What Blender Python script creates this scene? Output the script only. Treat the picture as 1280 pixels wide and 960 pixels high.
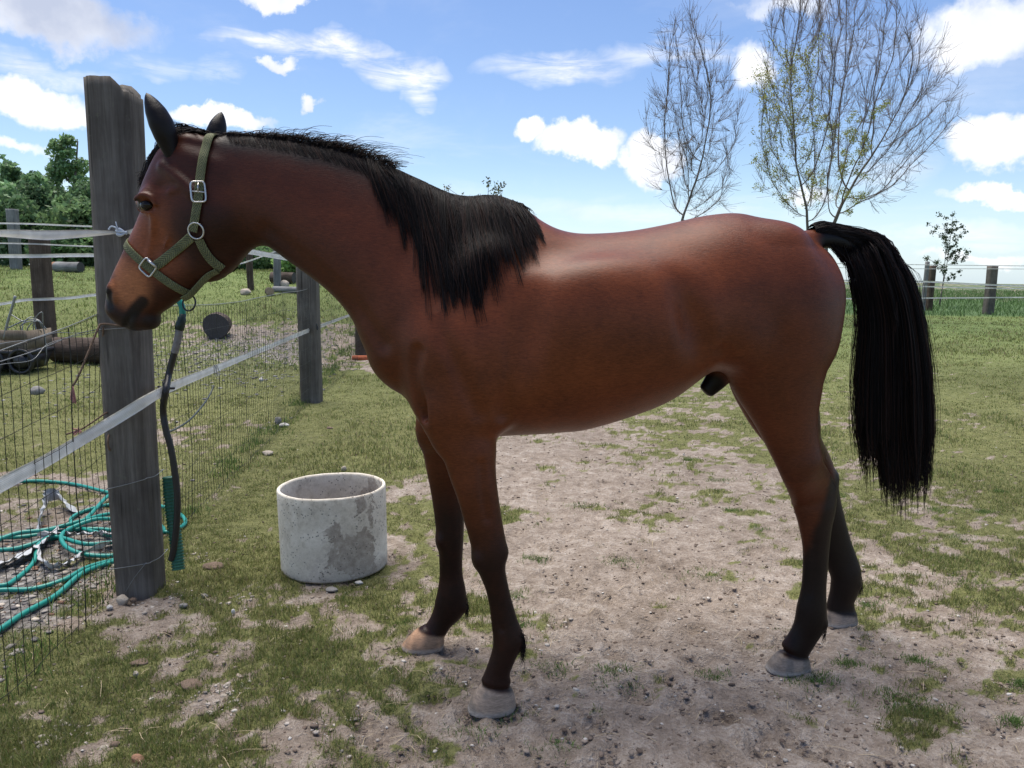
import bpy, math, random, sys
import numpy as np
from mathutils import Vector, Matrix
from mathutils.bvhtree import BVHTree

for _o in list(bpy.data.objects):
    bpy.data.objects.remove(_o, do_unlink=True)
random.seed(7)
rng = np.random.default_rng(11)
sc = bpy.context.scene
COL = sc.collection

# ------------------------------------------------------------------ camera
CAM_H = 1.35
PITCH = math.radians(8.24)
ROLL = math.radians(0.8)
FPX = 960.0
_f = np.array([0, math.cos(PITCH), -math.sin(PITCH)])
_u0 = np.array([0, math.sin(PITCH), math.cos(PITCH)])
_r0 = np.array([1.0, 0, 0])
_r = _r0 * math.cos(ROLL) + _u0 * math.sin(ROLL)
_u = -_r0 * math.sin(ROLL) + _u0 * math.cos(ROLL)
cam_data = bpy.data.cameras.new('camera')
cam_data.sensor_fit = 'HORIZONTAL'
cam_data.sensor_width = 36.0
cam_data.lens = 27.0
cam_data.clip_start = 0.05
cam_data.clip_end = 5000.0
cam = bpy.data.objects.new('camera', cam_data)
COL.objects.link(cam)
cam.matrix_world = Matrix(((_r[0], _u[0], -_f[0], 0), (_r[1], _u[1], -_f[1], 0), (_r[2], _u[2], -_f[2], CAM_H), (0, 0, 0, 1)))
sc.camera = cam

# ------------------------------------------------------------------ light
SUN_EL = math.radians(73)
SUN_AZ = math.radians(-38)      # measured from +Y towards +X: behind the horse, to the left
sun_dir = np.array([math.cos(SUN_EL) * math.sin(SUN_AZ), math.cos(SUN_EL) * math.cos(SUN_AZ), math.sin(SUN_EL)])
sl = bpy.data.lights.new('sun', 'SUN')
sl.energy = 2.8
sl.angle = math.radians(50)
sl.color = (1.0, 0.93, 0.82)
so = bpy.data.objects.new('sun', sl)
COL.objects.link(so)
so.rotation_euler = Vector(-sun_dir).to_track_quat('-Z', 'Y').to_euler()
sc.view_settings.view_transform = 'Standard'
sc.view_settings.look = 'None'
sc.view_settings.gamma = 1.0
sc.view_settings.use_curve_mapping = False
sc.view_settings.exposure = 1.1
sc.render.engine = 'CYCLES'
sc.cycles.max_bounces = 6
sc.cycles.transparent_max_bounces = 16


def ray(px, py):
    return _f + (px - 640.0) / FPX * _r - (py - 480.0) / FPX * _u


def at(px, py, Y):
    """the point at depth Y seen at photo position px, py"""
    d = ray(px, py)
    t = Y / d[1]
    return np.array([t * d[0], Y, CAM_H + t * d[2]])


def ss(a, b, x):
    t = np.clip((np.asarray(x, float) - a) / (b - a), 0, 1)
    return t * t * (3 - 2 * t)


# ------------------------------------------------------------------ world
world = bpy.data.worlds.new('World')
sc.world = world
world.use_nodes = True
world.cycles.sampling_method = 'MANUAL'
world.cycles.sample_map_resolution = 1024


class NT:
    def __init__(s, tree):
        s.t = tree
        tree.nodes.clear()

    def n(s, typ, **kw):
        nd = s.t.nodes.new(typ)
        ins = kw.pop('ins', {})
        for k, v in kw.items():
            setattr(nd, k, v)
        for k, v in ins.items():
            if isinstance(v, tuple) and len(v) == 2 and hasattr(v[0], 'outputs'):
                s.t.links.new(v[0].outputs[v[1]], nd.inputs[k])
            elif hasattr(v, 'outputs'):
                s.t.links.new(v.outputs[0], nd.inputs[k])
            else:
                nd.inputs[k].default_value = v
        return nd

    def math(s, op, a, b=0.0, c=None, clamp=False):
        ins = {0: a, 1: b}
        if c is not None:
            ins[2] = c
        return s.n('ShaderNodeMath', operation=op, use_clamp=clamp, ins=ins)

    def vm(s, op, a, b=(0, 0, 0)):
        return s.n('ShaderNodeVectorMath', operation=op, ins={0: a, 1: b})

    def noise(s, vec, scale, detail=4, rough=0.55, dist=0.0, dims='3D'):
        return s.n('ShaderNodeTexNoise', noise_dimensions=dims, ins={'Vector': vec, 'Scale': scale, 'Detail': detail, 'Roughness': rough, 'Distortion': dist})

    def ramp(s, fac, stops, interp='LINEAR'):
        nd = s.n('ShaderNodeValToRGB', ins={0: fac})
        nd.color_ramp.interpolation = interp
        el = nd.color_ramp.elements
        while len(el) < len(stops):
            el.new(0.5)
        for e, (p, c) in zip(el, stops):
            e.position = p
            e.color = tuple(c) + (1,) if len(c) == 3 else c
        return nd

    def mix(s, fac, a, b, mode='MIX'):
        nd = s.n('ShaderNodeMix', data_type='RGBA', blend_type=mode)
        for k, v in ((0, fac), (6, a), (7, b)):
            if isinstance(v, tuple) and len(v) == 2 and hasattr(v[0], 'outputs'):
                s.t.links.new(v[0].outputs[v[1]], nd.inputs[k])
            elif hasattr(v, 'outputs'):
                o = v.outputs[2] if v.bl_idname == 'ShaderNodeMix' else v.outputs[0]
                s.t.links.new(o, nd.inputs[k])
            else:
                if k and len(v) == 3:
                    v = tuple(v) + (1,)
                nd.inputs[k].default_value = v
        return nd


W = NT(world.node_tree)
sky = W.n('ShaderNodeTexSky', sky_type='NISHITA', sun_disc=False, sun_elevation=SUN_EL, sun_rotation=SUN_AZ, altitude=200.0, air_density=1.0, dust_density=0.6, ozone_density=2.5)
tc = W.n('ShaderNodeTexCoord')
gen = (tc, 'Generated')
# clouds live on directions: azimuth / elevation ellipses with their edges broken by noise
CLOUDS = [  # px, py, rx, ry, strength
    (60, 14, 150, 40, 0.95), (130, 30, 70, 30, 0.7), (40, 122, 85, 34, 1.1), (95, 138, 38, 24, 0.9), (345, 4, 52, 15, 1.0),
    (275, 149, 75, 14, 1.0), (345, 85, 30, 10, 0.8), (383, 124, 16, 9, 0.85),
    (668, 166, 26, 17, 1.15), (725, 181, 56, 25, 1.25), (812, 201, 48, 32, 1.25), (775, 196, 20, 12, 0.7),
    (1235, 40, 95, 52, 0.85), (1245, 178, 60, 36, 1.2), (1250, 238, 70, 17, 1.15), (1175, 60, 40, 24, 0.5),
    (945, 80, 40, 34, 0.8), (985, 5, 70, 16, 0.55), (1230, 320, 80, 9, 0.6), (20, 185, 60, 10, 0.6), (1015, 240, 50, 14, 0.55)]
WISPS = [(330, 52, 80, 14, 0.75), (420, 68, 100, 20, 0.85), (505, 86, 65, 26, 0.9), (522, 118, 20, 26, 0.7), (200, 80, 60, 16, 0.4),
         (60, 82, 100, 20, 0.5), (700, 88, 110, 26, 0.6), (830, 70, 110, 20, 0.5), (820, 262, 220, 18, 0.3), (1180, 290, 160, 20, 0.45),
         (1120, 210, 60, 30, 0.3), (270, 90, 30, 20, 0.4)]
warp = W.noise(gen, 7.0, 5, 0.6)
wv = W.vm('SUBTRACT', (warp, 'Color'), (0.5, 0.5, 0.5))
wv = W.n('ShaderNodeVectorMath', operation='SCALE', ins={0: wv, 'Scale': 0.085})
warp2 = W.noise(gen, 30.0, 5, 0.65)
wv2 = W.vm('SUBTRACT', (warp2, 'Color'), (0.5, 0.5, 0.5))
wv2 = W.n('ShaderNodeVectorMath', operation='SCALE', ins={0: wv2, 'Scale': 0.035})
dirw = W.vm('ADD', W.vm('ADD', gen, wv), wv2)


def blob_field(items, vec):
    acc = None
    for (px, py, rx, ry, st) in items:
        d = ray(px, py); d = d / np.linalg.norm(d)
        sc_ = 1.0 / np.linalg.norm(ray(px, py)) / FPX
        e1 = np.cross(d, [0, 0, 1.0]); e1 /= np.linalg.norm(e1)
        e2 = np.cross(e1, d)
        dv = W.vm('SUBTRACT', vec, tuple(d))
        a = W.vm('DOT_PRODUCT', dv, tuple(e1 / (rx * sc_)))
        b = W.vm('DOT_PRODUCT', dv, tuple(e2 / (ry * sc_)))
        a2 = W.math('MULTIPLY', (a, 'Value'), (a, 'Value'))
        r2 = W.math('MULTIPLY_ADD', (b, 'Value'), (b, 'Value'), a2)
        # st * (1 - r2), kept to the front by the distance itself
        v = W.math('MULTIPLY_ADD', r2, -st, st)
        v = W.math('MAXIMUM', v, 0.0)
        dd = W.vm('LENGTH', dv)
        v = W.math('MULTIPLY', v, W.math('LESS_THAN', (dd, 'Value'), 0.8))
        acc = v if acc is None else W.math('MAXIMUM', acc, v)
    return acc


cum = blob_field(CLOUDS, dirw)
fine = W.noise(gen, 22.0, 6, 0.62)
cm = W.math('ADD', cum, W.math('MULTIPLY_ADD', (fine, 'Fac'), 0.55, -0.275))
cmask = W.n('ShaderNodeMapRange', interpolation_type='SMOOTHSTEP', ins={0: cm, 1: 0.02, 2: 0.78, 3: 0.0, 4: 1.0})
wis = blob_field(WISPS, W.vm('ADD', gen, wv))
mp = W.n('ShaderNodeMapping', ins={'Vector': gen, 'Rotation': (0.2, 0.5, 0.3), 'Scale': (5, 7, 26)})
streak = W.noise(mp, 1.6, 7, 0.66, 0.8)
wm = W.math('MULTIPLY', wis, W.n('ShaderNodeMapRange', ins={0: (streak, 'Fac'), 1: 0.36, 2: 0.62, 3: 0.0, 4: 1.35}))
# everywhere else the same kind of sky goes on
sep = W.n('ShaderNodeSeparateXYZ', ins={0: gen})
zc = W.math('MAXIMUM', (sep, 2), 0.04)
zc = W.math('ADD', zc, 0.12)
pl = W.n('ShaderNodeCombineXYZ', ins={0: W.math('DIVIDE', (sep, 0), zc), 1: W.math('DIVIDE', (sep, 1), zc), 2: 3.1})
gn = W.noise(pl, 0.9, 8, 0.6, 0.4)
gfac = W.n('ShaderNodeMapRange', interpolation_type='SMOOTHSTEP', ins={0: (gn, 'Fac'), 1: 0.52, 2: 0.72, 3: 0.0, 4: 1.0})
infront = W.vm('DOT_PRODUCT', gen, (0.0, 0.985, 0.17))
outside = W.n('ShaderNodeMapRange', interpolation_type='SMOOTHSTEP', ins={0: (infront, 'Value'), 1: 0.84, 2: 0.62, 3: 0.22, 4: 1.0})
gmask = W.math('MULTIPLY', gfac, outside)
allm = W.math('MAXIMUM', W.math('MAXIMUM', cmask, wm), gmask, clamp=True)
lowband = W.n('ShaderNodeMapRange', interpolation_type='SMOOTHSTEP', ins={0: (sep, 2), 1: 0.0, 2: 0.14, 3: 0.5, 4: 0.0})
tone = W.noise(W.vm('ADD', gen, (0.02, 0.0, 0.03)), 9.0, 5, 0.6)
greyer = blob_field([(70, 8, 190, 52, 1.0)], dirw)
ccol = W.ramp(W.math('SUBTRACT', (tone, 'Fac'), W.math('MULTIPLY', greyer, 0.35)), [(0.05, (2.7, 3.0, 3.8)), (0.36, (4.1, 4.3, 4.8)), (0.56, (5.4, 5.45, 5.6))])
hs = W.n('ShaderNodeHueSaturation', ins={'Hue': 0.508, 'Saturation': 1.10, 'Value': 0.76, 'Fac': 1.0, 'Color': sky})
c1 = W.mix(lowband, hs, (3.5, 4.7, 5.9))
c2 = W.mix(allm, c1, ccol)
SKY_STR = 0.1
bg = W.n('ShaderNodeBackground', ins={'Color': (c2, 2), 'Strength': SKY_STR})
W.n('ShaderNodeOutputWorld', ins={'Surface': bg})


# ------------------------------------------------------------------ helpers
def V3(p):
    return Vector((float(p[0]), float(p[1]), float(p[2])))


def mesh_from(name, v, f, smooth=True, cols=None, colname='Col'):
    """v (n,3); f (m,3|4) array or list of such arrays"""
    me = bpy.data.meshes.new(name)
    if not isinstance(f, list):
        f = [f]
    f = [np.asarray(a, dtype=np.int32) for a in f if len(a)]
    v = np.asarray(v, dtype=np.float32)
    me.vertices.add(len(v)); me.vertices.foreach_set('co', v.ravel())
    loops = np.concatenate([a.ravel() for a in f])
    starts = []; s = 0
    for a in f:
        starts.append(s + np.arange(len(a)) * a.shape[1]); s += a.size
    starts = np.concatenate(starts).astype(np.int32)
    me.loops.add(len(loops)); me.loops.foreach_set('vertex_index', loops)
    me.polygons.add(len(starts)); me.polygons.foreach_set('loop_start', starts)
    me.update(calc_edges=True)
    if smooth:
        me.polygons.foreach_set('use_smooth', np.ones(len(starts), dtype=bool))
    if cols is not None:
        ca = me.color_attributes.new(colname, 'FLOAT_COLOR', 'POINT')
        c = np.ones((len(v), 4), np.float32); cc = np.asarray(cols)
        c[:, :cc.shape[1]] = cc
        ca.data.foreach_set('color', c.ravel())
    return me


def obj(name, me, mat=None, parent=None, label=None, cat=None, group=None, kind=None, loc=None):
    o = bpy.data.objects.new(name, me)
    COL.objects.link(o)
    if me is not None and mat is not None and not me.materials:
        me.materials.append(mat)
    if loc is not None:
        o.location = V3(loc)
    if parent is not None:
        o.parent = parent
    for k, v in (('label', label), ('category', cat), ('group', group), ('kind', kind)):
        if v:
            o[k] = v
    return o


def thing(name, label, cat, loc=(0, 0, 0), group=None):
    return obj(name, None, None, None, label, cat, group, None, loc)


class MB:
    """collects tubes, boxes and sheets for ONE mesh"""

    def __init__(s):
        s.v = []; s.q = []; s.t = []; s.n = 0

    def add(s, v, q=None, t=None):
        v = np.asarray(v, float).reshape(-1, 3)
        if q is not None and len(q):
            s.q.append(np.asarray(q) + s.n)
        if t is not None and len(t):
            s.t.append(np.asarray(t) + s.n)
        s.v.append(v); s.n += len(v)

    def tube(s, pts, r, sides=8, cap=True, flat=None):
        pts = np.asarray(pts, float); n = len(pts)
        r = np.broadcast_to(np.asarray(r, float), (n,))
        tan = np.gradient(pts, axis=0)
        tan /= np.linalg.norm(tan, axis=1)[:, None] + 1e-12
        ref = np.array([0, 0, 1.0]) if abs(tan[0][2]) < 0.9 else np.array([1.0, 0, 0])
        nrm = np.zeros_like(pts)
        x = ref - tan[0] * ref.dot(tan[0]); x /= np.linalg.norm(x)
        for i in range(n):
            x = x - tan[i] * x.dot(tan[i]); x /= np.linalg.norm(x) + 1e-12
            nrm[i] = x
        bin_ = np.cross(tan, nrm)
        a = np.arange(sides) / sides * 2 * math.pi
        ring = pts[:, None] + r[:, None, None] * (np.cos(a)[None, :, None] * nrm[:, None] + np.sin(a)[None, :, None] * bin_[:, None])
        i, j = np.meshgrid(np.arange(n - 1), np.arange(sides), indexing='ij')
        j2 = (j + 1) % sides
        q = np.stack([i * sides + j, (i + 1) * sides + j, (i + 1) * sides + j2, i * sides + j2], -1).reshape(-1, 4)[:, ::-1]
        v = ring.reshape(-1, 3); t = []
        if cap:
            v = np.vstack([v, pts[0], pts[-1]])
            c0, c1 = n * sides, n * sides + 1
            for k in range(sides):
                k2 = (k + 1) % sides
                t.append((c0, k2, k)); t.append((c1, (n - 1) * sides + k, (n - 1) * sides + k2))
        s.add(v, q, np.array(t) if t else None)

    def ribbon(s, pts, across, hw, thick=0.0):
        """closed flat strap: pts (n,3), across (n,3) unit, half width hw, thickness"""
        pts = np.asarray(pts, float); n = len(pts)
        across = np.asarray(across, float)
        tan = np.gradient(pts, axis=0); tan /= np.linalg.norm(tan, axis=1)[:, None] + 1e-12
        nor = np.cross(tan, across); nor /= np.linalg.norm(nor, axis=1)[:, None] + 1e-12
        hw = np.broadcast_to(np.asarray(hw, float), (n,))[:, None]
        h = thick / 2
        ring = np.stack([pts - across * hw - nor * h, pts + across * hw - nor * h, pts + across * hw + nor * h, pts - across * hw + nor * h], 1)
        v = ring.reshape(-1, 3)
        i, j = np.meshgrid(np.arange(n - 1), np.arange(4), indexing='ij'); j2 = (j + 1) % 4
        q = np.stack([i * 4 + j, i * 4 + j2, (i + 1) * 4 + j2, (i + 1) * 4 + j], -1).reshape(-1, 4)
        q = np.vstack([q, [[3, 2, 1, 0]], [[(n - 1) * 4 + k for k in range(4)]]])
        s.add(v, q)

    def box(s, c, size, rot=None, taper=0.0, jit=0.0):
        sx, sy, sz = np.asarray(size) / 2
        v = np.array([[x, y, z] for z in (-1, 1) for y in (-1, 1) for x in (-1, 1)], float)
        v[v[:, 2] > 0, :2] *= (1 - taper)
        v = v * [sx, sy, sz]
        if jit:
            v += rng.normal(0, jit, v.shape)
        if rot is not None:
            v = v @ np.array(rot).T
        v = v + np.asarray(c)
        s.add(v, [[0, 2, 3, 1], [4, 5, 7, 6], [0, 1, 5, 4], [2, 6, 7, 3], [0, 4, 6, 2], [1, 3, 7, 5]])

    def mesh(s, name, smooth=True, cols=None):
        f = []
        if s.q: f.append(np.vstack(s.q))
        if s.t: f.append(np.vstack(s.t))
        return mesh_from(name, np.vstack(s.v), f, smooth, cols)


def catmull(pts, m):
    """resample a polyline of k-dim points smoothly, m samples per span"""
    P = np.asarray(pts, float)
    P = np.vstack([2 * P[0] - P[1], P, 2 * P[-1] - P[-2]])
    out = []
    for i in range(1, len(P) - 2):
        t = np.linspace(0, 1, m, endpoint=False)[:, None]
        a, b, c, d = P[i - 1], P[i], P[i + 1], P[i + 2]
        out.append(0.5 * ((2 * b) + (-a + c) * t + (2 * a - 5 * b + 4 * c - d) * t ** 2 + (-a + 3 * b - 3 * c + d) * t ** 3))
    out.append(P[-2][None])
    return np.vstack(out)


def hash3(ix, iy, iz, seed):
    h = (ix * 374761393 + iy * 668265263 + iz * 2147483647 + seed * 1274126177) & 0xFFFFFFFF
    h = ((h ^ (h >> 13)) * 1274126177) & 0xFFFFFFFF
    h = h ^ (h >> 16)
    return (h & 0xFFFF) / 65535.0


def vnoise(p, seed=0):
    """value noise, p (n,3) or (n,2), in 0..1"""
    p = np.asarray(p, float)
    if p.shape[-1] == 2:
        p = np.concatenate([p, np.zeros(p.shape[:-1] + (1,))], -1)
    i = np.floor(p).astype(np.int64); f = p - i
    f = f * f * (3 - 2 * f)
    r = 0
    for dx in (0, 1):
        for dy in (0, 1):
            for dz in (0, 1):
                w = (f[..., 0] if dx else 1 - f[..., 0]) * (f[..., 1] if dy else 1 - f[..., 1]) * (f[..., 2] if dz else 1 - f[..., 2])
                r = r + w * hash3(i[..., 0] + dx, i[..., 1] + dy, i[..., 2] + dz, seed)
    return r


def fbm(p, oct=4, seed=0, gain=0.5):
    a, s, t = 1.0, 0.0, 0.0
    p = np.asarray(p, float)
    for k in range(oct):
        s = s + a * vnoise(p, seed + k * 17); t += a
        p = p * 2.03 + 11.7; a *= gain
    return s / t


# ------------------------------------------------------------------ materials
MATS = {}


def pmat(name, base, rough=0.8, spec=0.3, metal=0.0, noise_scale=20.0, var=0.25, bump=0.3, bump_scale=60.0, stretch=(1, 1, 1), attr=None, coat=0.0, sheen=0.0):
    """general procedural surface: base colour broken by two noises, fine bump"""
    m = bpy.data.materials.new(name); m.use_nodes = True
    T = NT(m.node_tree)
    tc = T.n('ShaderNodeTexCoord')
    mp = T.n('ShaderNodeMapping', ins={'Vector': (tc, 'Object'), 'Scale': stretch})
    n1 = T.noise(mp, noise_scale, 5, 0.6)
    n2 = T.noise(mp, noise_scale * 0.23, 3, 0.5)
    if attr:
        a = T.n('ShaderNodeAttribute', attribute_name=attr)
        base_s = (a, 'Color')
    else:
        base_s = tuple(base) + (1,)
    f = T.math('MULTIPLY_ADD', (n1, 'Fac'), 1.2 * var, T.math('MULTIPLY_ADD', (n2, 'Fac'), 1.0 * var, 1.0 - 1.1 * var))
    col = T.mix(1.0, base_s, T.n('ShaderNodeCombineColor', ins={0: f, 1: f, 2: f}), 'MULTIPLY')
    n3 = T.noise(mp, bump_scale, 4, 0.6)
    bp = T.n('ShaderNodeBump', ins={'Strength': bump, 'Distance': 0.01, 'Height': (n3, 'Fac')})
    bs = T.n('ShaderNodeBsdfPrincipled', ins={'Base Color': (col, 2), 'Roughness': rough, 'Metallic': metal, 'Specular IOR Level': spec, 'Normal': bp})
    if coat: bs.inputs['Coat Weight'].default_value = coat
    if sheen: bs.inputs['Sheen Weight'].default_value = sheen
    T.n('ShaderNodeOutputMaterial', ins={'Surface': bs})
    MATS[name] = m
    return m
# ================================================================== terrain
def Hgt(x, y):
    x = np.asarray(x, float); y = np.asarray(y, float)
    yy = np.maximum(y, 0.5)
    left = ss(-.05, -.24, x / yy)
    h = left * 1.30 * ss(8.5, 23, y)
    h = h + (1 - left) * (.28 * ss(22, 40, y) + .32 * ss(40, 95, y))
    h = h + .05 * (fbm(np.stack([x * .22, y * .22], -1), 2, 3) - .5) * ss(4, 10, y)
    return h


def G(px, py, up=0.0):
    """point of the ground seen at photo position px, py"""
    d = ray(px, py)
    ys = np.concatenate([np.linspace(.8, 12, 900), np.linspace(12, 110, 1400)])
    xs = ys / d[1] * d[0]; zs = CAM_H + ys / d[1] * d[2]
    f = zs - Hgt(xs, ys)
    k = np.where(f < 0)[0]
    if not len(k): i = len(ys) - 1; y = ys[-1]
    else:
        i = k[0]; y = ys[i - 1] + (ys[i] - ys[i - 1]) * f[i - 1] / (f[i - 1] - f[i])
    x = y / d[1] * d[0]
    return np.array([x, y, float(Hgt(x, y)) + up])


GCTRL = [  # px, py, how much of the ground is grass there
    (30, 900, .85), (60, 840, .85), (150, 900, .72), (170, 850, .75), (250, 830, .6), (210, 770, .42), (320, 790, .8), (400, 830, .95), (360, 880, .85), (280, 880, .18),
    (230, 800, .5), (300, 930, .7), (100, 950, .5), (200, 950, .7), (420, 930, .35), (500, 900, .18), (450, 760, .62), (520, 860, .3), (480, 720, .6), (560, 780, .35), (400, 750, .6),
    (300, 650, .8), (330, 580, .95), (250, 710, .85), (450, 560, 1), (420, 500, 1), (505, 640, .5), (480, 540, .95), (620, 830, .22), (700, 600, .10), (700, 700, .13), (560, 940, .22),
    (800, 800, .07), (850, 700, .12), (900, 900, .04), (760, 850, .16), (650, 950, .15), (1000, 950, .02), (1150, 880, .26), (1140, 820, .35), (1250, 850, .25),
    (1250, 700, .55), (1180, 650, .6), (1100, 600, .68), (900, 620, .36), (850, 560, .45), (740, 560, .20), (1000, 560, .6), (1200, 550, .74), (1200, 480, .84), (1100, 440, .92), (1250, 420, 1), (870, 510, .62),
    (900, 750, .14), (950, 660, .3), (1080, 860, .1), (1100, 720, .45), (1250, 950, .08), (60, 740, .15), (60, 680, .25), (60, 620, .4), (60, 560, .9), (60, 480, .95), (150, 740, .3),
    (300, 480, .9), (330, 425, .35), (260, 600, .5), (290, 560, .6), (240, 440, .6), (420, 430, .35), (340, 380, 1), (60, 400, 1), (250, 370, 1), (1100, 400, 1), (340, 355, 1), (40, 360, 1), (1200, 390, 1), (700, 400, 1), (700, 480, .8)]
_gc = np.array([[*G(a, b)[:2], c] for a, b, c in GCTRL])


def _gk(x, y):
    y = np.maximum(y, .9)
    return x / (y + .3) * 1.6, np.log(y) * 1.5


_ga, _gb = _gk(_gc[:, 0], _gc[:, 1])


def dens(x, y):
    a, b = _gk(x, y)
    num = np.zeros_like(a); den = np.zeros_like(a) + 1e-9
    for i in range(len(_gc)):
        w = np.exp(-((a - _ga[i]) ** 2 + (b - _gb[i]) ** 2) / (2 * .085 ** 2)) + 1e-7
        num += w * _gc[i, 2]; den += w
    return num / den


def grass_amount(x, y):
    p = np.stack([x, y], -1)
    n = fbm(p * 3.0, 4, 31, .6) * .45 + fbm(p * 14, 4, 77, .65) * .55
    n = np.clip((n - .5) * 2.3 + .5, 0, 1)
    return ss(-.12, .20, dens(x, y) * 1.12 - n)


NR, NCo = 640, 560
ys = np.concatenate([[-600, -60, -8, -2, 0], np.geomspace(.8, 900, NR)])
s = np.linspace(-1, 1, NCo); s = .55 * s + .45 * s ** 3
wid = 1.75 * (np.abs(ys) + 1.2)
GX = s[None] * wid[:, None]; GY = np.repeat(ys[:, None], NCo, 1)
GXf, GYf = GX.ravel(), GY.ravel()
ga = grass_amount(GXf, GYf)
nearf = ss(16, 7, GYf)
p2 = np.stack([GXf, GYf], -1)
micro = (.022 * (fbm(p2 * 3.5, 3, 51) - .5) + .030 * (fbm(p2 * 13, 3, 52, .6) - .5)) * nearf
# hoof prints and scuffs trodden into the bare soil
prr = np.random.default_rng(5); prints = []
while len(prints) < 420:
    yy_ = math.exp(prr.uniform(math.log(1.7), math.log(7.5))); xx_ = prr.uniform(-.9, .95) * (yy_ * .8 + .2)
    if xx_ > -1.25 - .1 * yy_ and grass_amount(np.array([xx_]), np.array([yy_]))[0] < .5: prints.append((xx_, yy_, prr.uniform(.035, .065), prr.uniform(.006, .016), prr.uniform(0, 3.14)))
pit = np.zeros_like(GXf); nm = np.where((GYf > 1.2) & (GYf < 9))[0]; nx_, ny_ = GXf[nm], GYf[nm]; pv = np.zeros(len(nm))
for (a_, b_, r_, d_, t_) in prints:
    m_ = (np.abs(nx_ - a_) < .14) & (np.abs(ny_ - b_) < .14)
    if not m_.any(): continue
    ex_, ey_ = nx_[m_] - a_, ny_[m_] - b_; c_, s_ = math.cos(t_), math.sin(t_)
    rr_ = np.hypot((ex_ * c_ + ey_ * s_) / 1.25, -ex_ * s_ + ey_ * c_) / r_
    pv[m_] += -d_ * ss(1.0, .55, rr_) + .45 * d_ * np.exp(-((rr_ - 1.25) / .22) ** 2)
pit[nm] = np.clip(pv, -.022, .012)
GZf = Hgt(GXf, GYf) + micro + pit
GZf = np.where(GYf > 130, np.interp(GYf, [130, 900], [1, -6]) * 1.0 * np.maximum(GZf, .3), GZf)
lf = ss(-.02, -.20, GXf / np.maximum(GYf, 1))
gravel = ss(-1.36, -1.50, GXf + .115 * GYf) * np.clip(np.exp(-(((GXf + 2.0) / .8) ** 2 + ((GYf - 3.1) / .9) ** 2)) + .9 * np.exp(-(((GXf + 3.9) / 1.2) ** 2 + ((GYf - 11.2) / 1.8) ** 2)), 0, 1)
tall = ss(26.5, 28.5, GYf) * (1 - lf)
i, j = np.meshgrid(np.arange(len(ys) - 1), np.arange(NCo - 1), indexing='ij')
q = np.stack([i * NCo + j, i * NCo + j + 1, (i + 1) * NCo + j + 1, (i + 1) * NCo + j], -1).reshape(-1, 4)
gme = mesh_from('ground', np.stack([GXf, GYf, GZf], -1), q, True, np.stack([ga, gravel, tall], -1))
gm = bpy.data.materials.new('pasture_ground'); gm.use_nodes = True
T = NT(gm.node_tree)
a = T.n('ShaderNodeAttribute', attribute_name='Col')
sp = T.n('ShaderNodeSeparateColor', ins={0: (a, 'Color')})
tc = T.n('ShaderNodeTexCoord')
P = (tc, 'Object')
n1 = T.noise(P, 2.2, 5, .62); n2 = T.noise(P, 14, 5, .65); n3 = T.noise(P, 75, 4, .7); n4 = T.noise(P, .35, 3, .5)
dirt = T.ramp(T.math('MULTIPLY_ADD', (n2, 'Fac'), .45, T.math('MULTIPLY_ADD', (n3, 'Fac'), .35, T.math('MULTIPLY', (n1, 'Fac'), .28))),
              [(.37, (.125, .095, .072)), (.45, (.220, .176, .140)), (.54, (.305, .250, .205)), (.66, (.46, .40, .345))])
grit = T.n('ShaderNodeTexVoronoi', feature='F1', ins={'Vector': P, 'Scale': 120.0})
gritm = T.n('ShaderNodeMapRange', ins={0: (grit, 'Distance'), 1: .16, 2: .10, 3: 0.0, 4: .55})
gsel = T.math('GREATER_THAN', (T.noise(P, 40, 2, .5), 'Fac'), .56)
dirt2 = T.mix(T.math('MULTIPLY', gritm, gsel), dirt, (.42, .38, .34))
grs = T.ramp(T.math('MULTIPLY_ADD', (n3, 'Fac'), .5, T.math('MULTIPLY', (n2, 'Fac'), .5)),
             [(.34, (.075, .075, .030)), (.47, (.140, .152, .050)), (.58, (.20, .205, .075)), (.72, (.30, .27, .14))])
far = T.ramp(T.math('MULTIPLY_ADD', (n1, 'Fac'), .5, T.math('MULTIPLY', (n2, 'Fac'), .5)), [(.36, (.085, .142, .036)), (.5, (.125, .190, .050)), (.64, (.185, .232, .082))])
dist = T.n('ShaderNodeSeparateXYZ', ins={0: P})
ff_ = T.n('ShaderNodeMapRange', ins={0: (dist, 1), 1: 7.0, 2: 20.0, 3: 0.0, 4: .85})
grs2 = T.mix(ff_, grs, far)
tallc = T.mix((sp, 2), grs2, T.ramp((T.noise(P, 3.0, 5, .7), 'Fac'), [(.35, (.045, .100, .035)), (.65, (.090, .160, .055))]))
edge = T.math('MULTIPLY_ADD', T.math('SUBTRACT', (n3, 'Fac'), .5), 1.1, (sp, 0))
edge = T.n('ShaderNodeMapRange', interpolation_type='SMOOTHSTEP', ins={0: edge, 1: .25, 2: .75, 3: 0.0, 4: .93})
c = T.mix(edge, dirt2, tallc)
grv = T.ramp((T.n('ShaderNodeTexVoronoi', feature='F1', ins={'Vector': P, 'Scale': 38.0}), 'Color'), [(.2, (.10, .095, .09)), (.6, (.22, .21, .20)), (.9, (.38, .36, .34))])
c = T.mix(T.math('MULTIPLY', (sp, 1), T.math('SUBTRACT', 1.0, T.math('MULTIPLY', edge, .8)), clamp=True), c, grv)
pat = T.n('ShaderNodeMapRange', ins={0: (n4, 'Fac'), 1: .3, 2: .7, 3: .84, 4: 1.16})
c = T.mix(1.0, c, T.n('ShaderNodeCombineColor', ins={0: pat, 1: pat, 2: pat}), 'MULTIPLY')
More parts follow.
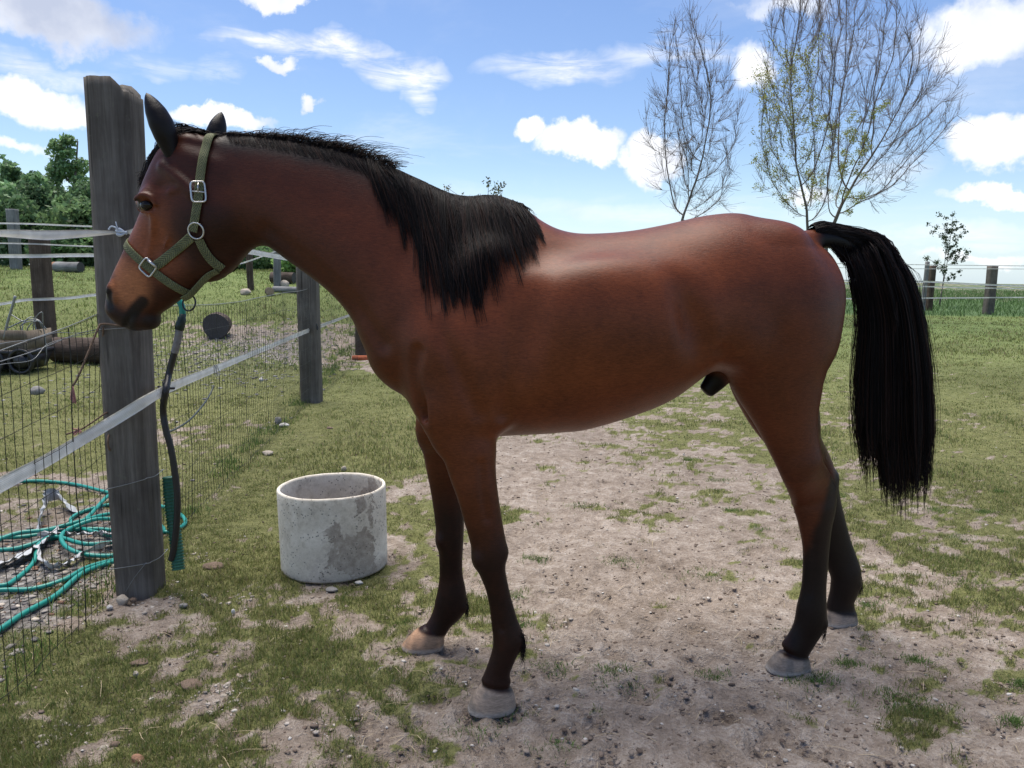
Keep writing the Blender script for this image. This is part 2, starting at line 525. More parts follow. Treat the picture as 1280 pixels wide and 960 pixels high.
hh = T.math('MULTIPLY_ADD', (n3, 'Fac'), .35, T.math('MULTIPLY_ADD', (n2, 'Fac'), .8, T.math('MULTIPLY', gritm, .25)))
bp = T.n('ShaderNodeBump', ins={'Strength': 1.0, 'Distance': .05, 'Height': hh})
bs = T.n('ShaderNodeBsdfPrincipled', ins={'Base Color': (c, 2), 'Roughness': .95, 'Specular IOR Level': .15, 'Normal': bp})
T.n('ShaderNodeOutputMaterial', ins={'Surface': bs})
ground = obj('ground', gme, gm, kind='structure', label='trampled pasture ground, bare dusty soil with patches of short grass', loc=(0, 0, 0))


def ground_z(x, y):
    x = np.asarray(x, float); y = np.asarray(y, float)
    p = np.stack([x, y], -1)
    return Hgt(x, y) + (.022 * (fbm(p * 3.5, 3, 51) - .5) + .030 * (fbm(p * 13, 3, 52, .6) - .5)) * ss(16, 7, y)


# ------------------------------------------------------------------ grass blades
def blades(cx, cy, h, wd, lean, col, k=2):
    n = len(cx)
    az = rng.uniform(0, 2 * math.pi, n); fa = rng.uniform(0, 2 * math.pi, n)
    cz = ground_z(cx, cy) - .003
    dx, dy = np.cos(az) * lean * h, np.sin(az) * lean * h
    wx, wy = np.cos(fa) * wd, np.sin(fa) * wd
    up = h * np.sqrt(np.maximum(1 - lean ** 2 * .75, .12))
    v0 = np.stack([cx - wx, cy - wy, cz], -1); v1 = np.stack([cx + wx, cy + wy, cz], -1)
    m = .55
    v2 = np.stack([cx + dx * .38 + wx * .8, cy + dy * .38 + wy * .8, cz + up * m], -1)
    v3 = np.stack([cx + dx * .38 - wx * .8, cy + dy * .38 - wy * .8, cz + up * m], -1)
    v4 = np.stack([cx + dx, cy + dy, cz + up * .96], -1)
    V = np.stack([v0, v1, v2, v3, v4], 1).reshape(-1, 3)
    b = np.arange(n) * 5
    return V, np.stack([b, b + 1, b + 2, b + 3], -1), np.stack([b + 3, b + 2, b + 4], -1), np.repeat(col, 5, axis=0)


def grow(ntuft, y0, y1, per, hm, wm, rad, thresh=.30, spread=.95, hvar=.5):
    y = np.exp(rng.uniform(math.log(y0), math.log(y1), ntuft))
    x = rng.uniform(-spread, spread, ntuft) * (y * .80 + .35)
    g = grass_amount(x, y)
    keep = (g > thresh) & (rng.random(ntuft) < .25 + .9 * g)
    # keep the gravelly corner and the logs' yard thin
    x, y, g = x[keep], y[keep], g[keep]
    lush = fbm(np.stack([x, y], -1) * 1.7, 3, 90)
    n = len(x)
    X = np.repeat(x, per) + rng.normal(0, 1, n * per) * rad * np.repeat(.5 + y / 8, per)
    Y = np.repeat(y, per) + rng.normal(0, 1, n * per) * rad * np.repeat(.5 + y / 8, per)
    L_ = np.repeat(lush, per); Gm = np.repeat(g, per)
    h = hm * (.45 + 1.1 * np.clip((L_ - .3) * 2, 0, 1)) * rng.uniform(1 - hvar, 1 + hvar, n * per) * (.55 + .5 * Gm)
    w = wm * rng.uniform(.6, 1.3, n * per) * (1 + .22 * Y)
    lean = np.clip(np.abs(rng.normal(.55, .28, n * per)), 0, 1.05)
    base = np.array([[.158, .192, .056], [.215, .220, .082], [.105, .152, .046], [.28, .25, .12]])
    tone = np.clip((np.repeat(fbm(np.stack([x, y], -1) * .9, 3, 14), per) - .5) * 2.4 + .5, 0, 1)[:, None]
    pick = base[rng.choice(4, n * per, p=[.42, .26, .22, .10])]
    col = pick * (1 - .35 * tone) + np.array([.17, .165, .06]) * .35 * tone
    col = col * rng.uniform(.7, 1.35, (n * per, 1))
    dead = rng.random(n * per) < .09
    col[dead] = np.array([.34, .28, .17]) * rng.uniform(.6, 1.1, (dead.sum(), 1))
    return blades(X, Y, h, w, lean, col)


parts = [grow(34000, 1.65, 4.8, 12, .0180, .00085, .020), grow(18000, 4.8, 13, 9, .026, .0011, .026), grow(7000, 13, 27, 8, .05, .0016, .035)]
# isolated lush tufts on the bare soil
tx, ty = [], []
for (px, py) in ((915, 637), (725, 633), (768, 838), (772, 858), (696, 940), (1130, 885), (1160, 890), (1145, 825), (1172, 640), (1198, 672), (1215, 705), (1250, 615), (1020, 850), (1085, 755), (950, 660), (878, 720), (862, 575), (775, 703), (1010, 850), (1280, 855),
                 (1270, 905), (1180, 700), (1210, 730), (890, 845), (650, 780), (690, 835), (668, 700), (625, 893), (585, 915), (500, 780), (1100, 550), (1050, 620), (900, 600), (1060, 830), (1230, 640), (1120, 870), (640, 742)):
    g0 = G(px, py); n = int(rng.integers(150, 330)); r = rng.uniform(.018, .042)
    tx.append(g0[0] + rng.normal(0, r * 1.5, n)); ty.append(g0[1] + rng.normal(0, r, n))
tx, ty = np.concatenate(tx), np.concatenate(ty); n = len(tx)
parts.append(blades(tx, ty, rng.uniform(.008, .028, n), rng.uniform(.0008, .0016, n), np.clip(np.abs(rng.normal(.6, .3, n)), 0, 1), np.array([.125, .195, .055])[None] * rng.uniform(.6, 1.4, (n, 1))))
# longer grass along the netting, round the posts and the far strip beyond the grazing line
n = 5200
fy = rng.uniform(2.2, 13, n); fx = -1.40 - .10 * fy + rng.normal(0, .07, n)
clump = fbm(np.stack([fx, fy], -1) * 2.2, 2, 8) > .5
fx, fy = fx[clump], fy[clump]; n = len(fx)
parts.append(blades(fx, fy, rng.uniform(.02, .075, n), rng.uniform(.001, .0022, n) * (1 + .12 * fy), np.clip(np.abs(rng.normal(.5, .25, n)), 0, 1), np.array([.13, .19, .052])[None] * rng.uniform(.6, 1.4, (n, 1))))
n = 52000
fy = rng.uniform(27, 62, n) ; fy = 27 + (fy - 27) ** 1.0; fx = rng.uniform(-.28, .95, n) * fy
parts.append(blades(fx, fy, rng.uniform(.10, .24, n) * (fy / 30) ** .5, rng.uniform(.006, .014, n), np.clip(np.abs(rng.normal(.4, .2, n)), 0, 1), np.array([.095, .165, .05])[None] * rng.uniform(.6, 1.4, (n, 1))))
n = 15000
fy = rng.uniform(10, 25, n); fx = -rng.uniform(.2, .95, n) * fy
parts.append(blades(fx, fy, rng.uniform(.03, .10, n), rng.uniform(.004, .009, n), np.clip(np.abs(rng.normal(.5, .2, n)), 0, 1), np.array([.15, .20, .06])[None] * rng.uniform(.6, 1.4, (n, 1))))
off = 0; Vs, Qs, Ts, Cs = [], [], [], []
for V, Q_, T_, C_ in parts:
    Vs.append(V); Qs.append(Q_ + off); Ts.append(T_ + off); Cs.append(C_); off += len(V)
grm = bpy.data.materials.new('grass_blade'); grm.use_nodes = True
T = NT(grm.node_tree)
a = T.n('ShaderNodeAttribute', attribute_name='Col')
bs = T.n('ShaderNodeBsdfPrincipled', ins={'Base Color': (a, 'Color'), 'Roughness': .6, 'Specular IOR Level': .25})
tr = T.n('ShaderNodeBsdfTranslucent', ins={'Color': (a, 'Color')})
T.n('ShaderNodeOutputMaterial', ins={'Surface': T.n('ShaderNodeMixShader', ins={0: .40, 1: bs, 2: tr})})
print('GRASS', sum(len(x) for x in Qs))
obj('grass', mesh_from('grass', np.vstack(Vs), [np.vstack(Qs), np.vstack(Ts)], False, np.vstack(Cs)), grm, kind='stuff', label='short cropped grass growing in uneven patches over the paddock')

# ------------------------------------------------------------------ pebbles, clods, straw
def ico():
    t = (1 + 5 ** .5) / 2
    v = np.array([(-1, t, 0), (1, t, 0), (-1, -t, 0), (1, -t, 0), (0, -1, t), (0, 1, t), (0, -1, -t), (0, 1, -t), (t, 0, -1), (t, 0, 1), (-t, 0, -1), (-t, 0, 1)], float)
    f = np.array([(0, 11, 5), (0, 5, 1), (0, 1, 7), (0, 7, 10), (0, 10, 11), (1, 5, 9), (5, 11, 4), (11, 10, 2), (10, 7, 6), (7, 1, 8), (3, 9, 4), (3, 4, 2), (3, 2, 6), (3, 6, 8), (3, 8, 9), (4, 9, 5), (2, 4, 11), (6, 2, 10), (8, 6, 7), (9, 8, 1)])
    return v / np.linalg.norm(v[0]), f


def subdiv(v, f):
    v = list(map(tuple, v)); cache = {}; out = []
    def mid(a, b):
        k = (min(a, b), max(a, b))
        if k not in cache:
            m = (np.array(v[a]) + v[b]) / 2; v.append(tuple(m / np.linalg.norm(m))); cache[k] = len(v) - 1
        return cache[k]
    for a, b, c in f:
        x, y, z = mid(a, b), mid(b, c), mid(c, a)
        out += [(a, x, z), (b, y, x), (c, z, y), (x, y, z)]
    return np.array(v), np.array(out)


IV, IF = ico()


def pebbles(x, y, r, col, flat=.6):
    n = len(x)
    V = IV[None] * (1 + rng.normal(0, .17, (n, 12, 1)))
    sc3 = np.stack([rng.uniform(.7, 1.4, n), rng.uniform(.7, 1.2, n), rng.uniform(.4, .9, n) * flat], -1)[:, None]
    a = rng.uniform(0, 6.28, n); ca, sa = np.cos(a)[:, None], np.sin(a)[:, None]
    V = V * sc3 * r[:, None, None]
    V = np.stack([V[..., 0] * ca - V[..., 1] * sa, V[..., 0] * sa + V[..., 1] * ca, V[..., 2]], -1)
    V = V + np.stack([x, y, ground_z(x, y) + r * .12], -1)[:, None]
    F = IF[None] + (np.arange(n) * 12)[:, None, None]
    return V.reshape(-1, 3), F.reshape(-1, 3), np.repeat(col, 12, axis=0)


def scatter(n, y0, y1, spread=.95):
    y = np.exp(rng.uniform(math.log(y0), math.log(y1), n)); return rng.uniform(-spread, spread, n) * (y * .8 + .3), y


x1, y1 = scatter(24000, 1.6, 7)
r1 = .0018 + .0085 * rng.random(24000) ** 3.6
keep = rng.random(24000) < .35 + .65 * (1 - grass_amount(x1, y1)); x1, y1, r1 = x1[keep], y1[keep], r1[keep]
c1_ = np.array([[.20, .155, .125], [.13, .098, .078], [.46, .43, .39], [.28, .23, .19]])[rng.choice(4, len(x1), p=[.36, .34, .10, .20])] * rng.uniform(.7, 1.2, (len(x1), 1))
x2 = rng.normal(-2.05, .42, 2400); y2 = rng.normal(3.15, .62, 2400); r2 = .004 + .014 * rng.random(2400) ** 2.2
k = x2 < -1.42 - .1 * y2; x2, y2, r2 = x2[k], y2[k], r2[k]
c2_ = np.array([[.26, .24, .22], [.13, .12, .12], [.42, .37, .31], [.20, .12, .085]])[rng.choice(4, len(x2), p=[.4, .3, .15, .15])] * rng.uniform(.7, 1.2, (len(x2), 1))
g4 = np.array([G(a, b)[:2] for a, b in ((250, 875), (270, 880), (285, 868), (60, 915), (75, 920), (300, 750), (370, 757), (232, 745), (190, 760), (430, 930), (700, 790), (345, 530), (330, 535), (420, 905), (240, 700))])
g4 = np.repeat(g4, 26, axis=0) + rng.normal(0, .045, (len(g4) * 26, 2))
r4 = .003 + .008 * rng.random(len(g4)) ** 2
c4_ = np.array([.46, .41, .36])[None] * rng.uniform(.45, 1.1, (len(g4), 1))
x5, y5 = rng.normal(-3.9, .9, 1500), rng.normal(11, 1.7, 1500); r5 = .01 + .02 * rng.random(1500) ** 2
c5_ = np.array([.27, .26, .25])[None] * rng.uniform(.5, 1.2, (1500, 1))
vs, fs, cs = [], [], []; off = 0
for X_, Y_, R_, C_ in ((x1, y1, r1, c1_), (x2, y2, r2, c2_), (g4[:, 0], g4[:, 1], r4, c4_), (x5, y5, r5, c5_)):
    v, f, c = pebbles(X_, Y_, R_, C_); vs.append(v); fs.append(f + off); cs.append(c); off += len(v)
pebm = pmat('pebble', (.3, .3, .3), rough=.95, spec=.15, noise_scale=90, var=.25, bump=.2, bump_scale=300, attr='Col')
obj('gravel', mesh_from('gravel', np.vstack(vs), np.vstack(fs), False, np.vstack(cs)), pebm, kind='stuff', label='small stones and crumbs of dry soil strewn over the ground')
n = 420
x, y = scatter(n, 1.7, 6)
mb_c = []
a = rng.uniform(0, 6.28, n); ln = rng.uniform(.02, .09, n); z = ground_z(x, y) + .005
dx, dy = np.cos(a) * ln / 2, np.sin(a) * ln / 2; wx, wy = -np.sin(a) * .0009, np.cos(a) * .0009
P0 = np.stack([x - dx, y - dy, z], -1); P1 = np.stack([x + dx, y + dy, z + rng.uniform(0, .012, n)], -1); PM = (P0 + P1) / 2 + np.stack([wx * 6 * rng.normal(0, 1, n), wy * 6 * rng.normal(0, 1, n), rng.uniform(.002, .010, n)], -1)
Wv = np.stack([wx, wy, 0 * wx], -1)
V = np.stack([P0 - Wv, P0 + Wv, PM - Wv, PM + Wv, P1 - Wv, P1 + Wv], 1).reshape(-1, 3); b = np.arange(n) * 6
obj('straw', mesh_from('straw', V, np.vstack([np.stack([b, b + 1, b + 3, b + 2], -1), np.stack([b + 2, b + 3, b + 5, b + 4], -1)]), False), pmat('straw', (.36, .29, .19), noise_scale=30, bump=0), kind='stuff', label='dry stalks lying loose on the bare soil')
# ================================================================== the horse
# local frame of the horse: u runs along the body towards the head, w away from the
# camera side, z up; the neck and head bend sideways in a gentle arc
THETA0 = math.radians(9.0)
BEND = math.radians(16.0)
U_B0, U_B1 = 1.15, 2.0
B0 = np.array([1.10, 2.60])
_ug = np.linspace(-1.0, 3.2, 2101)
_ph = THETA0 - BEND * ss(U_B0, U_B1, _ug)
_dx, _dy = -np.cos(_ph), -np.sin(_ph)
_st = _ug[1] - _ug[0]
_cx = np.concatenate([[0], np.cumsum((_dx[1:] + _dx[:-1]) / 2 * _st)])
_cy = np.concatenate([[0], np.cumsum((_dy[1:] + _dy[:-1]) / 2 * _st)])
_i0 = np.interp(0, _ug, np.arange(len(_ug)))
_cx = _cx - np.interp(0, _ug, _cx) + B0[0]
_cy = _cy - np.interp(0, _ug, _cy) + B0[1]


def to_world(p):
    """local (u,w,z) -> world"""
    p = np.asarray(p, float)
    u, w, z = p[..., 0], p[..., 1], p[..., 2]
    ph = THETA0 - BEND * ss(U_B0, U_B1, u)
    x = np.interp(u, _ug, _cx) - np.sin(ph) * w
    y = np.interp(u, _ug, _cy) + np.cos(ph) * w
    return np.stack([x, y, z], -1)


def L(px, py, w=0.0):
    """photo position -> (u, z) on the vertical sheet at lateral offset w"""
    d = ray(px, py)
    P = to_world(np.stack([_ug, np.full_like(_ug, w), np.zeros_like(_ug)], -1))
    f = P[:, 0] * d[1] - P[:, 1] * d[0]
    u = np.interp(0, f[::-1], _ug[::-1]) if f[0] > f[-1] else np.interp(0, f, _ug)
    y = np.interp(u, _ug, P[:, 1])
    return np.array([u, CAM_H + y / d[1] * d[2]])


H = 0.0058
U0, U1, W0, W1, Z0, Z1 = -0.32, 2.42, -0.36, 0.36, -0.02, 1.86
gu = np.arange(U0, U1, H); gw = np.arange(W0, W1, H); gz = np.arange(Z0, Z1, H)
GU, GZ = np.meshgrid(gu, gz, indexing='ij')
FIELD = np.full((len(gu), len(gw), len(gz)), 0.5, np.float32)


def smin(a, b, k):
    h = np.clip(0.5 + 0.5 * (b - a) / k, 0, 1)
    return b + (a - b) * h - k * h * (1 - h)


class Tube:
    """ribs: (x1,y1,x2,y2,b,w[,egg]) in photo positions; the skin passes through both ends of each rib"""

    def __init__(s, ribs, cap0=0.05, cap1=0.05, p=2.0, shrink=1.0, m=6, soft=0, upright=False):
        s.upright = upright
        s.soft = soft
        st = []
        for r in ribs:
            x1, y1, x2, y2, b, w = r[:6]
            e = r[6] if len(r) > 6 else 0.0
            P1, P2 = L(x1, y1, w), L(x2, y2, w)
            c = (P1 + P2) / 2; d = (P1 - P2) / 2
            st.append([c[0], c[1], d[0] * shrink, d[1] * shrink, b, w, e])
        s.st = catmull(st, m)
        s.cap0, s.cap1, s.p = cap0, cap1, p

    def maps(s, U, Z):
        S = s.st
        best = np.full(U.shape, 1e9); par = np.zeros(U.shape); dl = np.zeros(U.shape)
        n = len(S)
        for i in range(n - 1):
            ax, az = S[i, 0], S[i, 1]; bx, bz = S[i + 1, 0] - ax, S[i + 1, 1] - az
            l2 = bx * bx + bz * bz + 1e-12
            t0 = ((U - ax) * bx + (Z - az) * bz) / l2
            t = np.clip(t0, 0, 1)
            qx, qz = U - ax - t * bx, Z - az - t * bz
            d2 = qx * qx + qz * qz
            m = d2 < best
            best = np.where(m, d2, best); par = np.where(m, i + t, par)
            over = np.zeros_like(U)
            if i == 0: over = np.minimum(t0, 0) * math.sqrt(l2)
            if i == n - 2: over = np.where(t0 > 1, (t0 - 1) * math.sqrt(l2), over)
            dl = np.where(m, over, dl)
        idx = np.arange(n)
        if s.upright:          # stations are plain vertical slices
            us = S[:, 0]; par = np.interp(U, us[::-1], idx[::-1].astype(float))
            dl = np.where(U > us[0], -(U - us[0]), np.where(U < us[-1], us[-1] - U, 0))
        g = lambda k: np.interp(par, idx, S[:, k])
        cx, cz, dx, dz, b, w, e = (g(k) for k in range(7))
        a = np.hypot(dx, dz)
        tx, tz = dz / a, -dx / a     # along the spine, roughly
        ox, oz = U - cx, Z - cz
        side = np.clip((ox * dx + oz * dz) / (a * a), -1.2, 1.2)
        if s.upright: a = np.abs(dz); best = (Z - cz) ** 2 + dl * dl; side = np.clip((Z - cz) / a, -1.2, 1.2)
        dn2 = np.maximum(best - dl * dl, 0)
        cap = np.where(dl < 0, s.cap0, s.cap1)
        q2 = np.sqrt(dn2 / (a * a) + (dl / cap) ** 2)
        bb = b * (1 + e * side)
        def blur(m, n=3):
            for _ in range(n):
                p_ = np.pad(m, 2, mode='edge')
                m = (p_[:-4, 2:-2] + p_[1:-3, 2:-2] + p_[2:-2, 2:-2] + p_[3:-1, 2:-2] + p_[4:, 2:-2]) / 5
                p_ = np.pad(m, 2, mode='edge')
                m = (p_[2:-2, :-4] + p_[2:-2, 1:-3] + p_[2:-2, 2:-2] + p_[2:-2, 3:-1] + p_[2:-2, 4:]) / 5
            return m
        if s.soft:
            q2, a, bb, w = blur(q2, s.soft), blur(a, s.soft), blur(bb, s.soft), blur(w, s.soft)
        return q2, a, bb, w


def put(tube, k, mode='add', sub=None):
    q2, a, b, w = tube.maps(GU, GZ)
    reach = 1.0 + 3.0 * max(k, 0.03) / np.minimum(a, b)
    m = q2 < reach
    iu = np.where(m.any(1))[0]; iz = np.where(m.any(0))[0]
    if not len(iu) or not len(iz): return
    su = slice(iu[0], iu[-1] + 1); sz = slice(iz[0], iz[-1] + 1)
    wmin = (w - b)[m].min() - 3 * k - .03; wmax = (w + b)[m].max() + 3 * k + .03
    iw = np.where((gw > wmin) & (gw < wmax))[0]; sw = slice(iw[0], iw[-1] + 1)
    q = q2[su, sz][:, None, :].astype(np.float32)
    A = np.minimum(a, b)[su, sz][:, None, :].astype(np.float32)
    B = b[su, sz][:, None, :].astype(np.float32); Wc = w[su, sz][:, None, :].astype(np.float32)
    dw = np.abs(gw[sw][None, :, None].astype(np.float32) - Wc) / B
    p = tube.p
    if p == 2.0:
        q3 = np.sqrt(q * q + dw * dw)
    else:
        q3 = (q ** p + dw ** p) ** (1 / p)
    D = (q3 - 1) * A
    old = FIELD[su, sw, sz]
    if mode == 'add':
        FIELD[su, sw, sz] = smin(old, D, k)
    else:
        FIELD[su, sw, sz] = -smin(-old, D, k)


def blob(px, py, w, rad, k, mode='add', rot=0.0):
    """ellipsoid: rad=(ru, rw, rz) metres; rot in the u-z plane"""
    c = L(px, py, w)
    ru, rw, rz = rad
    R = max(rad) + 3 * k
    su = slice(max(0, np.searchsorted(gu, c[0] - R)), np.searchsorted(gu, c[0] + R))
    sw = slice(max(0, np.searchsorted(gw, w - rw - 3 * k)), np.searchsorted(gw, w + rw + 3 * k))
    sz = slice(max(0, np.searchsorted(gz, c[1] - R)), np.searchsorted(gz, c[1] + R))
    a = gu[su][:, None, None] - c[0]; b = gw[sw][None, :, None] - w; z = gz[sz][None, None, :] - c[1]
    ca, sa = math.cos(rot), math.sin(rot)
    x = a * ca + z * sa; y = -a * sa + z * ca
    q = np.sqrt((x / ru) ** 2 + (b / rw) ** 2 + (y / rz) ** 2)
    D = ((q - 1) * min(rad)).astype(np.float32)
    old = FIELD[su, sw, sz]
    FIELD[su, sw, sz] = smin(old, D, k) if mode == 'add' else -smin(-old, D, k)


def rope(pts, r, k, mode='add'):
    """thin ridge or groove along photo positions: pts (px,py,w)"""
    P = np.array([[*L(x, y, w), w] for x, y, w in pts]); P = P[:, [0, 2, 1]]
    P = catmull(P, 4)
    r = np.interp(np.linspace(0, 1, len(P)), np.linspace(0, 1, len(np.atleast_1d(r))), np.atleast_1d(r)) if np.ndim(r) else np.full(len(P), r)
    R = r.max() + 3 * k
    lo, hi = P.min(0) - R, P.max(0) + R
    su = slice(max(0, np.searchsorted(gu, lo[0])), np.searchsorted(gu, hi[0]))
    sw = slice(max(0, np.searchsorted(gw, lo[1])), np.searchsorted(gw, hi[1]))
    sz = slice(max(0, np.searchsorted(gz, lo[2])), np.searchsorted(gz, hi[2]))
    a = gu[su][:, None, None]; b = gw[sw][None, :, None]; c = gz[sz][None, None, :]
    D = None
    for i in range(len(P) - 1):
        p, q = P[i], P[i + 1]; e = q - p; l2 = e @ e + 1e-12
        t = np.clip(((a - p[0]) * e[0] + (b - p[1]) * e[1] + (c - p[2]) * e[2]) / l2, 0, 1)
        d = np.sqrt((a - p[0] - t * e[0]) ** 2 + (b - p[1] - t * e[1]) ** 2 + (c - p[2] - t * e[2]) ** 2) - (r[i] + t * (r[i + 1] - r[i]))
        D = d if D is None else np.minimum(D, d)
    old = FIELD[su, sw, sz]
    FIELD[su, sw, sz] = smin(old, D.astype(np.float32), k) if mode == 'add' else -smin(-old, D.astype(np.float32), k)


# lateral offset of each foot, found from where the hooves meet the ground
def foot_w(px, py, halfw):
    ws = np.linspace(-0.5, 0.5, 201)
    zs = np.array([L(px, py, w)[1] for w in ws])
    return float(np.interp(0.0, zs[::-1], ws[::-1])) + halfw


WNF = foot_w(611, 899, 0.05)
WNH = foot_w(980, 848, 0.05)
WFF = foot_w(530, 819, 0.05)
WFH = foot_w(1052, 787, 0.05)
print('FEET', WNF, WNH, WFF, WFH)

torso = Tube([
    (500, 320, 500, 470, .13, 0), (530, 286, 515, 522, .185, 0, -.1), (574, 268, 574, 540, .215, 0, -.28), (612, 252, 612, 543, .235, 0, -.4),
    (645, 262, 652, 541, .25, 0, -.36), (672, 277, 676, 540, .265, 0, -.26), (698, 288, 700, 538, .275, 0, -.18), (728, 292, 728, 535, .285, 0, -.12), (780, 289, 780, 520, .295, 0, -.08), (830, 280, 830, 500, .285, 0, -.08),
    (880, 269, 880, 464, .265, 0, -.10), (925, 268, 925, 445, .25, 0, -.12), (970, 290, 970, 450, .225, 0, -.05), (1010, 304, 1005, 430, .18, 0)],
    cap0=.07, cap1=.07, soft=2, upright=True)
put(torso, .03)
hn = Tube([(930, 300, 1008, 318, .10, -.08), (903, 345, 1038, 352, .125, -.105), (898, 400, 1048, 385, .135, -.12), (899, 447, 1043, 424, .125, -.125),
           (914, 478, 1031, 461, .105, -.13), (932, 506, 1025, 495, .085, -.135), (949, 533, 1021, 526, .068, -.14), (963, 560, 1023, 556, .056, -.145),
           (977, 590, 1030, 586, .047, -.15), (987, 615, 1043, 614, .044, WNH), (994, 637, 1044, 636, .040, WNH), (1000, 658, 1039, 660, .034, WNH),
           (1004, 682, 1036, 684, .029, WNH), (1004, 710, 1034, 711, .027, WNH), (1002, 735, 1032, 737, .028, WNH), (997, 757, 1032, 761, .034, WNH),
           (994, 776, 1031, 781, .036, WNH), (987, 793, 1021, 799, .031, WNH), (976, 809, 1010, 817, .033, WNH)], cap0=.08, cap1=.02)
put(hn, .05)
hf = Tube([(930, 310, 1005, 322, .10, .08), (905, 350, 1025, 355, .125, .105), (902, 400, 1034, 390, .13, .12), (908, 450, 1034, 430, .12, .125),
           (914, 480, 1032, 465, .10, .13), (930, 508, 1026, 498, .08, .135), (948, 533, 1025, 526, .066, .14), (968, 560, 1029, 556, .055, .145),
           (984, 585, 1039, 580, .046, WFH), (998, 606, 1046, 602, .043, WFH), (1006, 630, 1050, 626, .038, WFH), (1018, 655, 1056, 651, .032, WFH),
           (1026, 680, 1063, 680, .028, WFH), (1033, 700, 1070, 700, .028, WFH), (1039, 720, 1076, 718, .034, WFH), (1038, 738, 1073, 736, .034, WFH),
           (1035, 752, 1067, 752, .031, WFH), (1032, 763, 1068, 765, .034, WFH)], cap0=.08, cap1=.02)
put(hf, .05)
fn = Tube([(545, 350, 635, 360, .07, -.10), (522, 415, 642, 430, .11, -.125), (520, 465, 640, 478, .115, -.135),
           (520, 508, 630, 512, .10, -.145), (535, 540, 622, 540, .08, -.155), (551, 564, 621, 564, .066, WNF * .9), (560, 585, 620, 586, .056, WNF * .95),
           (570, 613, 622, 613, .048, WNF), (578, 642, 626, 641, .043, WNF), (585, 666, 630, 665, .041, WNF), (591, 690, 634, 689, .042, WNF),
           (598, 712, 632, 712, .037, WNF), (606, 731, 635, 732, .030, WNF), (611, 753, 640, 753, .027, WNF), (614, 778, 647, 777, .029, WNF),
           (616, 799, 654, 799, .035, WNF), (614, 819, 646, 817, .034, WNF), (607, 840, 638, 838, .031, WNF), (601, 852, 639, 851, .034, WNF)], cap0=.06, cap1=.02)
put(fn, .045)
ff = Tube([(550, 360, 615, 370, .06, .10), (534, 420, 612, 435, .10, .125), (532, 465, 608, 480, .10, .135),
           (524, 502, 605, 512, .10, .145), (519, 536, 592, 540, .08, .155), (528, 560, 586, 564, .064, WFF * .9), (533, 585, 583, 588, .055, WFF * .95),
           (538, 610, 581, 612, .048, WFF), (542, 635, 580, 638, .043, WFF), (545, 660, 580, 662, .042, WFF), (548, 683, 579, 684, .038, WFF),
           (549, 703, 578, 704, .031, WFF), (549, 722, 579, 721, .028, WFF), (546, 743, 583, 741, .033, WFF), (542, 760, 582, 757, .034, WFF),
           (537, 776, 566, 776, .031, WFF), (531, 786, 559, 788, .034, WFF)], cap0=.06, cap1=.02)
put(ff, .045)
neck = Tube([(276, 168, 294, 310, .068, 0), (305, 170, 320, 306, .075, 0, -.12), (350, 174, 352, 311, .08, 0, -.25), (398, 181, 391, 337, .088, 0, -.32),
             (445, 195, 422, 361, .10, 0, -.36), (492, 212, 450, 388, .115, 0, -.38), (540, 231, 472, 420, .13, 0, -.38), (585, 247, 490, 460, .15, 0, -.38),
             (620, 262, 515, 500, .16, 0, -.35), (650, 312, 575, 510, .14, 0, -.3)], cap0=.05, cap1=.03, soft=3)
put(neck, .04)
head = Tube([(218, 178, 276, 186, .055, 0), (200, 192, 290, 208, .078, 0), (187, 214, 300, 246, .088, 0), (178, 236, 305, 288, .092, 0), (173, 260, 301, 320, .086, 0, .08),
             (168, 288, 270, 334, .074, 0, .1), (158, 309, 247, 351, .062, 0, .05), (149, 329, 226, 367, .055, 0), (141, 347, 210, 380, .052, 0), (137, 361, 202, 388, .052, 0), (136, 371, 198, 394, .05, 0)],
            cap0=.035, cap1=.078, p=2.4)
put(head, .035)
# hooves
for (cor, mid, bot, w) in (
        (((972, 817), (1010, 826)), ((964, 829), (1012, 834)), ((955, 845), (1008, 852)), WNH),
        (((1031, 765), (1069, 768)), ((1028, 775), (1070, 777)), ((1023, 789), (1068, 791)), WFH),
        (((599, 860), (642, 863)), ((590, 873), (645, 876)), ((581, 896), (642, 898)), WNF),
        (((525, 791), (558, 793)), ((512, 802), (558, 804)), ((498, 819), (556, 820)), WFF)):
    t = Tube([(*cor[0], *cor[1], .041, w), (*mid[0], *mid[1], .052, w), (*bot[0], *bot[1], .060, w)], cap0=.018, cap1=.01, p=2.2)
    put(t, .008)
